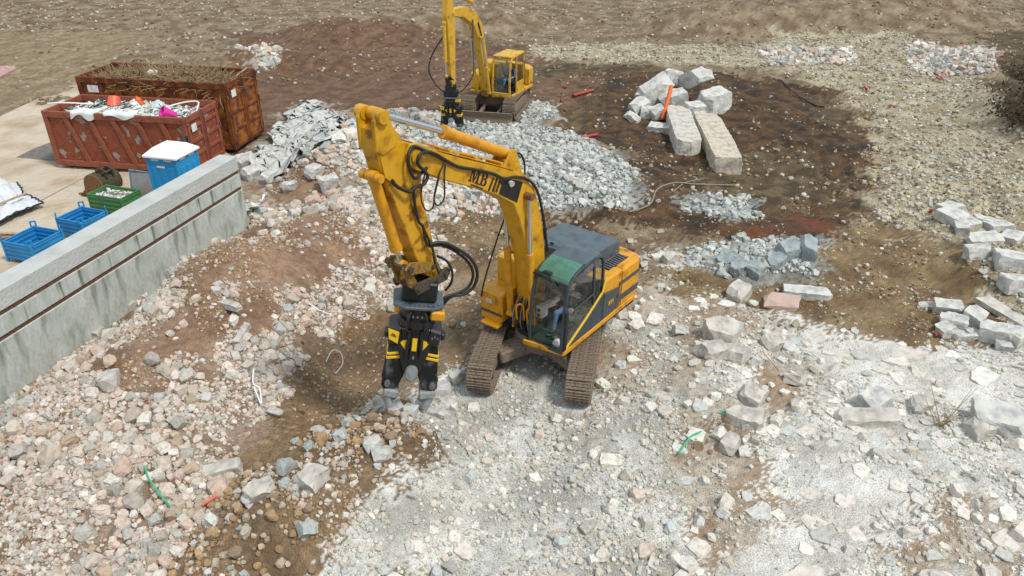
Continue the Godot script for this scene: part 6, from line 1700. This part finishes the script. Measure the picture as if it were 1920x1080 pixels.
	for e in [[588, 905, .6, .35, .5, -.5], [490, 930, .55, .32, .4, .5], [415, 885, .8, .22, .28, .25], [515, 775, .5, .14, .16, -.4], [600, 810, .4, .12, .16, -.35]]:
		block("mound_block", lb, g, e[0], e[1], Vector3(e[2], e[3], e[4]), e[5], M.beamgrey, "beam" if e[2] > 0.75 else "chunk", 0.1, 0.15)
	for e in [[455, 630, 0.75, 0.14, 0.16, 1.45, "upright pale kerb fragment standing among the mound's stones"], [425, 575, 1.0, 0.16, 0.2, -0.55, "broken grey kerb length lying at the mound's crest"]]:
		block("kerb_fragment", e[6], "", e[0], e[1], Vector3(e[2], e[3], e[4]), e[5], M.beamgrey, "beam", 0.1, 0.0, 0.02, 3)
	g = "chunks at the wall's far end"
	lb = "large grey concrete chunk heaped at the wall's far end"
	for e in [[462, 312, .9, .6, .7, .2], [475, 335, .7, .6, .6, .9], [500, 300, 1.0, .4, .8, .3], [505, 340, .7, .5, .5, 1.2], [620, 350, .8, .6, .6, .4], [545, 355, .6, .4, .5, .3], [590, 330, .7, .4, .5, .8]]:
		block("concrete_rubble_block", lb, g, e[0], e[1], Vector3(e[2], e[3], e[4]), e[5], M.block, "chunk", 0.2, 0.1)
	g = "stones against the wall's foot"
	lb = "grey-pink rubble block lying against the wall's foot"
	for e in [[258, 565, .65, .45, .5, .3], [172, 630, .75, .3, .4, -.2], [215, 635, .7, .28, .45, .2], [245, 580, .4, .3, .3, .6], [205, 720, .5, .3, .35, .2]]:
		block("wall_foot_block", lb, g, e[0], e[1], Vector3(e[2], e[3], e[4]), e[5], M.beamgrey, "chunk", 0.1, 0.1)

func build_litter() -> void:
	rng.seed = 505
	var lay := func(list: Array, r: float, m: Material, called: String, label: String, cat: String, group := "", lift := 0.03) -> void:
		var pts: Array = []
		for c in list:
			var p := pt(c[0], c[1])
			pts.append(Vector3(p.x, hgt(p.x, p.z) + lift + r + (c[2] if c.size() > 2 else 0.0), p.z))
		tag(obj(called, MB.new().hose(pts, r, 7), m), label, cat, group)
	lay.call([[275, 885, .1], [283, 910, .16], [300, 935, .14], [318, 955, .12], [335, 975, .1]], 0.016, M.greenhose, "green_hose", "green hose end lying on the pinkish mound", "hose")
	lay.call([[1272, 858, .05], [1282, 842, .06], [1295, 826, .08], [1314, 816, .06]], 0.02, M.greenhose, "green_hose", "short bent green hose on the pale ground right of the tracks", "hose")
	lay.call([[1348, 776, .04], [1356, 778, .05], [1364, 780, .04]], 0.02, M.greenhose, "green_scrap", "tiny green hose scrap above the bent green hose", "hose")
	lay.call([[382, 957, .08], [395, 950, .1], [410, 941, .1]], 0.025, M.coral, "red_pipe_scrap", "short red pipe scrap on the mound's lower edge", "pipe scrap")
	lay.call([[478, 705, .15], [478, 735, .2], [490, 745, .2], [492, 770, .14], [480, 742, .2]], 0.016, M.whiteplastic, "white_cable", "crooked white cable sticking out of the mound", "cable")
	lay.call([[580, 575, .06], [596, 588, .1], [610, 594, .1], [622, 597, .06]], 0.014, M.whiteplastic, "white_cable", "thin white cable on the mound's back slope", "cable")
	lay.call([[612, 684, .05], [625, 672, .2], [640, 676, .22], [644, 692, .14], [630, 706, .05]], 0.014, M.pvc, "wire_loop", "thin pale wire loop in the brown hollow", "wire")
	lay.call([[1180, 400, .0], [1218, 388, .05], [1232, 364, .15], [1265, 354, .2], [1300, 352, .1], [1378, 351, .03]], 0.024, M.twigpale, "dead_branch", "long bare pale branch lying on the dark soil", "branch")
	lay.call([[1262, 364, .05], [1285, 350, .2], [1318, 343, .12]], 0.018, M.twigpale, "dead_branch", "short pale branch crossing the long bare branch", "branch")
	lay.call([[1465, 152], [1478, 166], [1500, 184], [1530, 198], [1545, 202]], 0.03, M.rubber, "black_cable", "black cable lying across the dark soil", "cable")
	for e in [[1075, 183, 1112, 173, 0.09, "thick red pipe lying on the olive dirt beyond the pile"], [1090, 262, 1120, 256, 0.07, "red plastic scrap at the crushed pile's back edge"]]:
		lay.call([[e[0], e[1]], [(e[0] + e[2]) / 2.0, (e[1] + e[3]) / 2.0], [e[2], e[3]]], e[4], M.red, "red_pipe", e[5], "pipe")
	for e in [[1762, 153, .3], [1619, 168, .26], [1640, 155, .2], [1668, 204, .22], [1743, 401, .22], [1756, 632, .16], [1847, 287, .12], [1320, 130, .2], [1775, 352, .16]]:
		var p := pt(e[0], e[1])
		var mb := MB.new()
		for k in 4: mb.box(Vector3(rng.randfn() * 0.15, rng.randf() * 0.2, rng.randfn() * 0.15) * e[2] * 2, Vector3(0.4, 0.2, 0.55) * e[2] * rng.randf_range(0.7, 1.3), 0.02, Basis.from_euler(Vector3(rng.randf() * 3, rng.randf() * 3, 0)))
		tag(obj("red_scrap", mb, M.red, null, Transform3D(Basis(), Vector3(p.x, hgt(p.x, p.z) + e[2] * 0.4, p.z))), "small crumpled red plastic scrap on the pale gravel", "plastic scrap", "red scraps on the gravel")
	for e in [[1085, 365, "beside the dark soil"], [1060, 350, "in the crushed pile's near side"], [990, 300, "in the crushed pile's middle"], [1120, 330, "at the crushed pile's outer edge"], [640, 560, "above the brown hollow"], [540, 610, "behind the crooked white cable"], [700, 900, "beside the orange gravel"], [880, 860, "in the grey dust before the tracks"], [1460, 700, "in the trampled dust upslope"], [560, 330, "below the draped grey sheet"]]:
		var p := pt(e[0], e[1])
		tag(obj("rebar", MB.new().hose(twist(Vector3(p.x, hgt(p.x, p.z) + 0.06, p.z), 4, 0.16, 0.35, Vector3(rng.randfn(), 0.35, rng.randfn()).normalized()), 0.009, 6), M.ruststeel), "thin bent rusty steel rod " + e[2], "steel rod", "bent steel rods in the rubble")
	# dead shrub on the white plates
	var root := pt(1765, 800)
	var sh := thing("dead_shrub", "leafless reddish dead shrub sprouting among the white slabs", "shrub", Vector3(root.x, hgt(root.x, root.z), root.z))
	for k in 14: obj("branch", MB.new().tube(twist(Vector3(rng.randfn() * 0.05, 0, rng.randfn() * 0.05), 6, rng.randf_range(0.06, 0.16), 0.22, Vector3(rng.randfn() * 0.6, 0.7, rng.randfn() * 0.6).normalized()), 0.01, 5, 0.003), M.twig, sh)
	for d in [[Vector3(0.9, 0.75, -0.5)], [Vector3(-0.4, 1.0, -0.6)], [Vector3(0.6, 0.9, -0.2)]]: obj("branch", MB.new().tube(twist(Vector3.ZERO, 7, 0.16, 0.1, d[0].normalized()), 0.012, 5, 0.004), M.twig, sh)
	# dark shrubs at the far right edge
	for c in [[1905, 225, 1.3], [1945, 190, 1.6], [1960, 260, 1.2], [1925, 150, 1.3], [1990, 215, 1.5]]:
		var p := pt(c[0], c[1])
		var t := thing("dark_shrub", "low dark brown tangled shrub on the bank beside the pale gravel", "shrub", Vector3(p.x, hgt(p.x, p.z), p.z), 0.0, "dark shrubs on the far bank")
		var tw := MB.new(); var lf := MB.new()
		for k in 60:
			var tp := twist(Vector3(rng.randfn() * 0.3, 0, rng.randfn() * 0.3), 5, 0.2 * c[2], 0.35, Vector3(rng.randfn() * 0.9, 0.7, rng.randfn() * 0.9).normalized())
			var g := rng.randf_range(0.2, 0.5)
			tw.col = Color(g, g, g)
			tw.tube(tp, 0.014, 4, 0.005)
			for q in 9:
				var a: Vector3 = tp[2 + rng.randi() % 4] + rand_dir() * 0.12
				var b := rand_dir() * 0.07; var d := rand_dir() * 0.06
				var h := rng.randf_range(0.7, 1.5)
				lf.col = Color(0.05 * h, 0.042 * h, 0.022 * h)
				lf.tri(a - b, a + d, a + b); lf.tri(a - b, a + b, a - d)
		obj("stems", tw, M.twig, t)
		obj("foliage", lf, M.vc, t)
	# sheeting caught in the rubble
	var fn := FastNoiseLite.new(); fn.seed = 3; fn.frequency = 0.55; fn.fractal_octaves = 3
	for e in [[[575, 190], [520, 250], [470, 300], [690, 250], [600, 290], [500, 340], "grey-white geotextile sheet draped over the rubble heap behind the wall's end", 0.2, M.fabric], [[440, 400], [425, 430], [418, 455], [520, 380], [470, 400], [440, 420], "crumpled translucent plastic sheet at the wall's far foot", 0.15, M.film]]:
		var P: Array = []
		for k in 6: P.append(pt(e[k][0], e[k][1]))
		var f := func(u: float, v: float) -> Vector3:
			var a: Vector3 = P[0].lerp(P[1], v * 2) if v < 0.5 else P[1].lerp(P[2], v * 2 - 1)
			var b: Vector3 = P[3].lerp(P[4], v * 2) if v < 0.5 else P[4].lerp(P[5], v * 2 - 1)
			var q := a.lerp(b, u)
			q.x += fn.get_noise_2d(q.x * 1.5, q.z * 1.5 + 50) * 0.9; q.z += fn.get_noise_2d(q.x * 1.5 + 70, q.z * 1.5) * 0.9
			q.y = hgt(q.x, q.z) + e[7] * 0.9 + fn.get_noise_2d(q.x * 1.3, q.z * 1.3) * e[7] * 1.6 + absf(fn.get_noise_2d(q.x * 0.9 + 30.0, q.z * 2.4)) * e[7] * 1.2
			return q
		tag(obj("sheeting", sheet(50, 50, f), e[8]), e[6], "sheet")

func _ready() -> void:
	# camera
	var cam := Camera3D.new()
	cam.name = "camera"; add_child(cam)
	cam.position = Vector3(0, CAM_H, 0); cam.rotation = Vector3(-PITCH, 0, 0)
	cam.fov = 41.19; cam.far = 1500.0; cam.current = true
	# overcast sky
	var env := Environment.new()
	env.background_mode = Environment.BG_SKY
	var sm := ProceduralSkyMaterial.new()
	sm.sky_top_color = Color(0.80, 0.85, 0.90); sm.sky_horizon_color = Color(0.85, 0.88, 0.90); sm.sky_curve = 0.2
	sm.ground_horizon_color = Color(0.7, 0.69, 0.66); sm.ground_bottom_color = Color(0.5, 0.48, 0.44)
	var sky := Sky.new(); sky.sky_material = sm
	env.sky = sky
	env.background_energy_multiplier = 0.55
	env.tonemap_mode = Environment.TONE_MAPPER_LINEAR
	env.tonemap_exposure = 1.92
	env.sdfgi_enabled = true; env.ssao_enabled = true; env.ssil_enabled = true
	var we := WorldEnvironment.new()
	we.name = "world_environment"; we.environment = env; add_child(we)
	var sun := DirectionalLight3D.new()
	sun.name = "sun"; add_child(sun)
	sun.light_color = Color(1.0, 0.98, 0.95); sun.light_energy = 0.5; sun.light_angular_distance = 10.0; sun.shadow_enabled = true
	sun.look_at_from_position(Vector3(7, 13, 5), Vector3.ZERO)
	rng.seed = 1
	make_materials()
	setup_land()
	paint_zones()
	print("zones ", Time.get_ticks_msec())
	build_ground()
	print("ground ", Time.get_ticks_msec())
	build_excavator()
	place_pulveriser()
	print("excavator ", Time.get_ticks_msec())
	build_person("person in a black jacket and blue jeans seated in the large excavator's cab", HOUSE * Transform3D(Basis(), Vector3(0.78, 1.64, -0.1)), Color(0.012, 0.012, 0.014), srgb(110, 150, 190), Color(0.015, 0.012, 0.01))
	build_wall()
	build_yard()
	build_skips()
	build_toilet()
	build_yard_things()
	build_excavator2()
	print("yard ", Time.get_ticks_msec())
	make_rocks()
	build_blocks()
	print("blocks ", Time.get_ticks_msec())
	scatter()
	print("scatter ", Time.get_ticks_msec())
	build_litter()
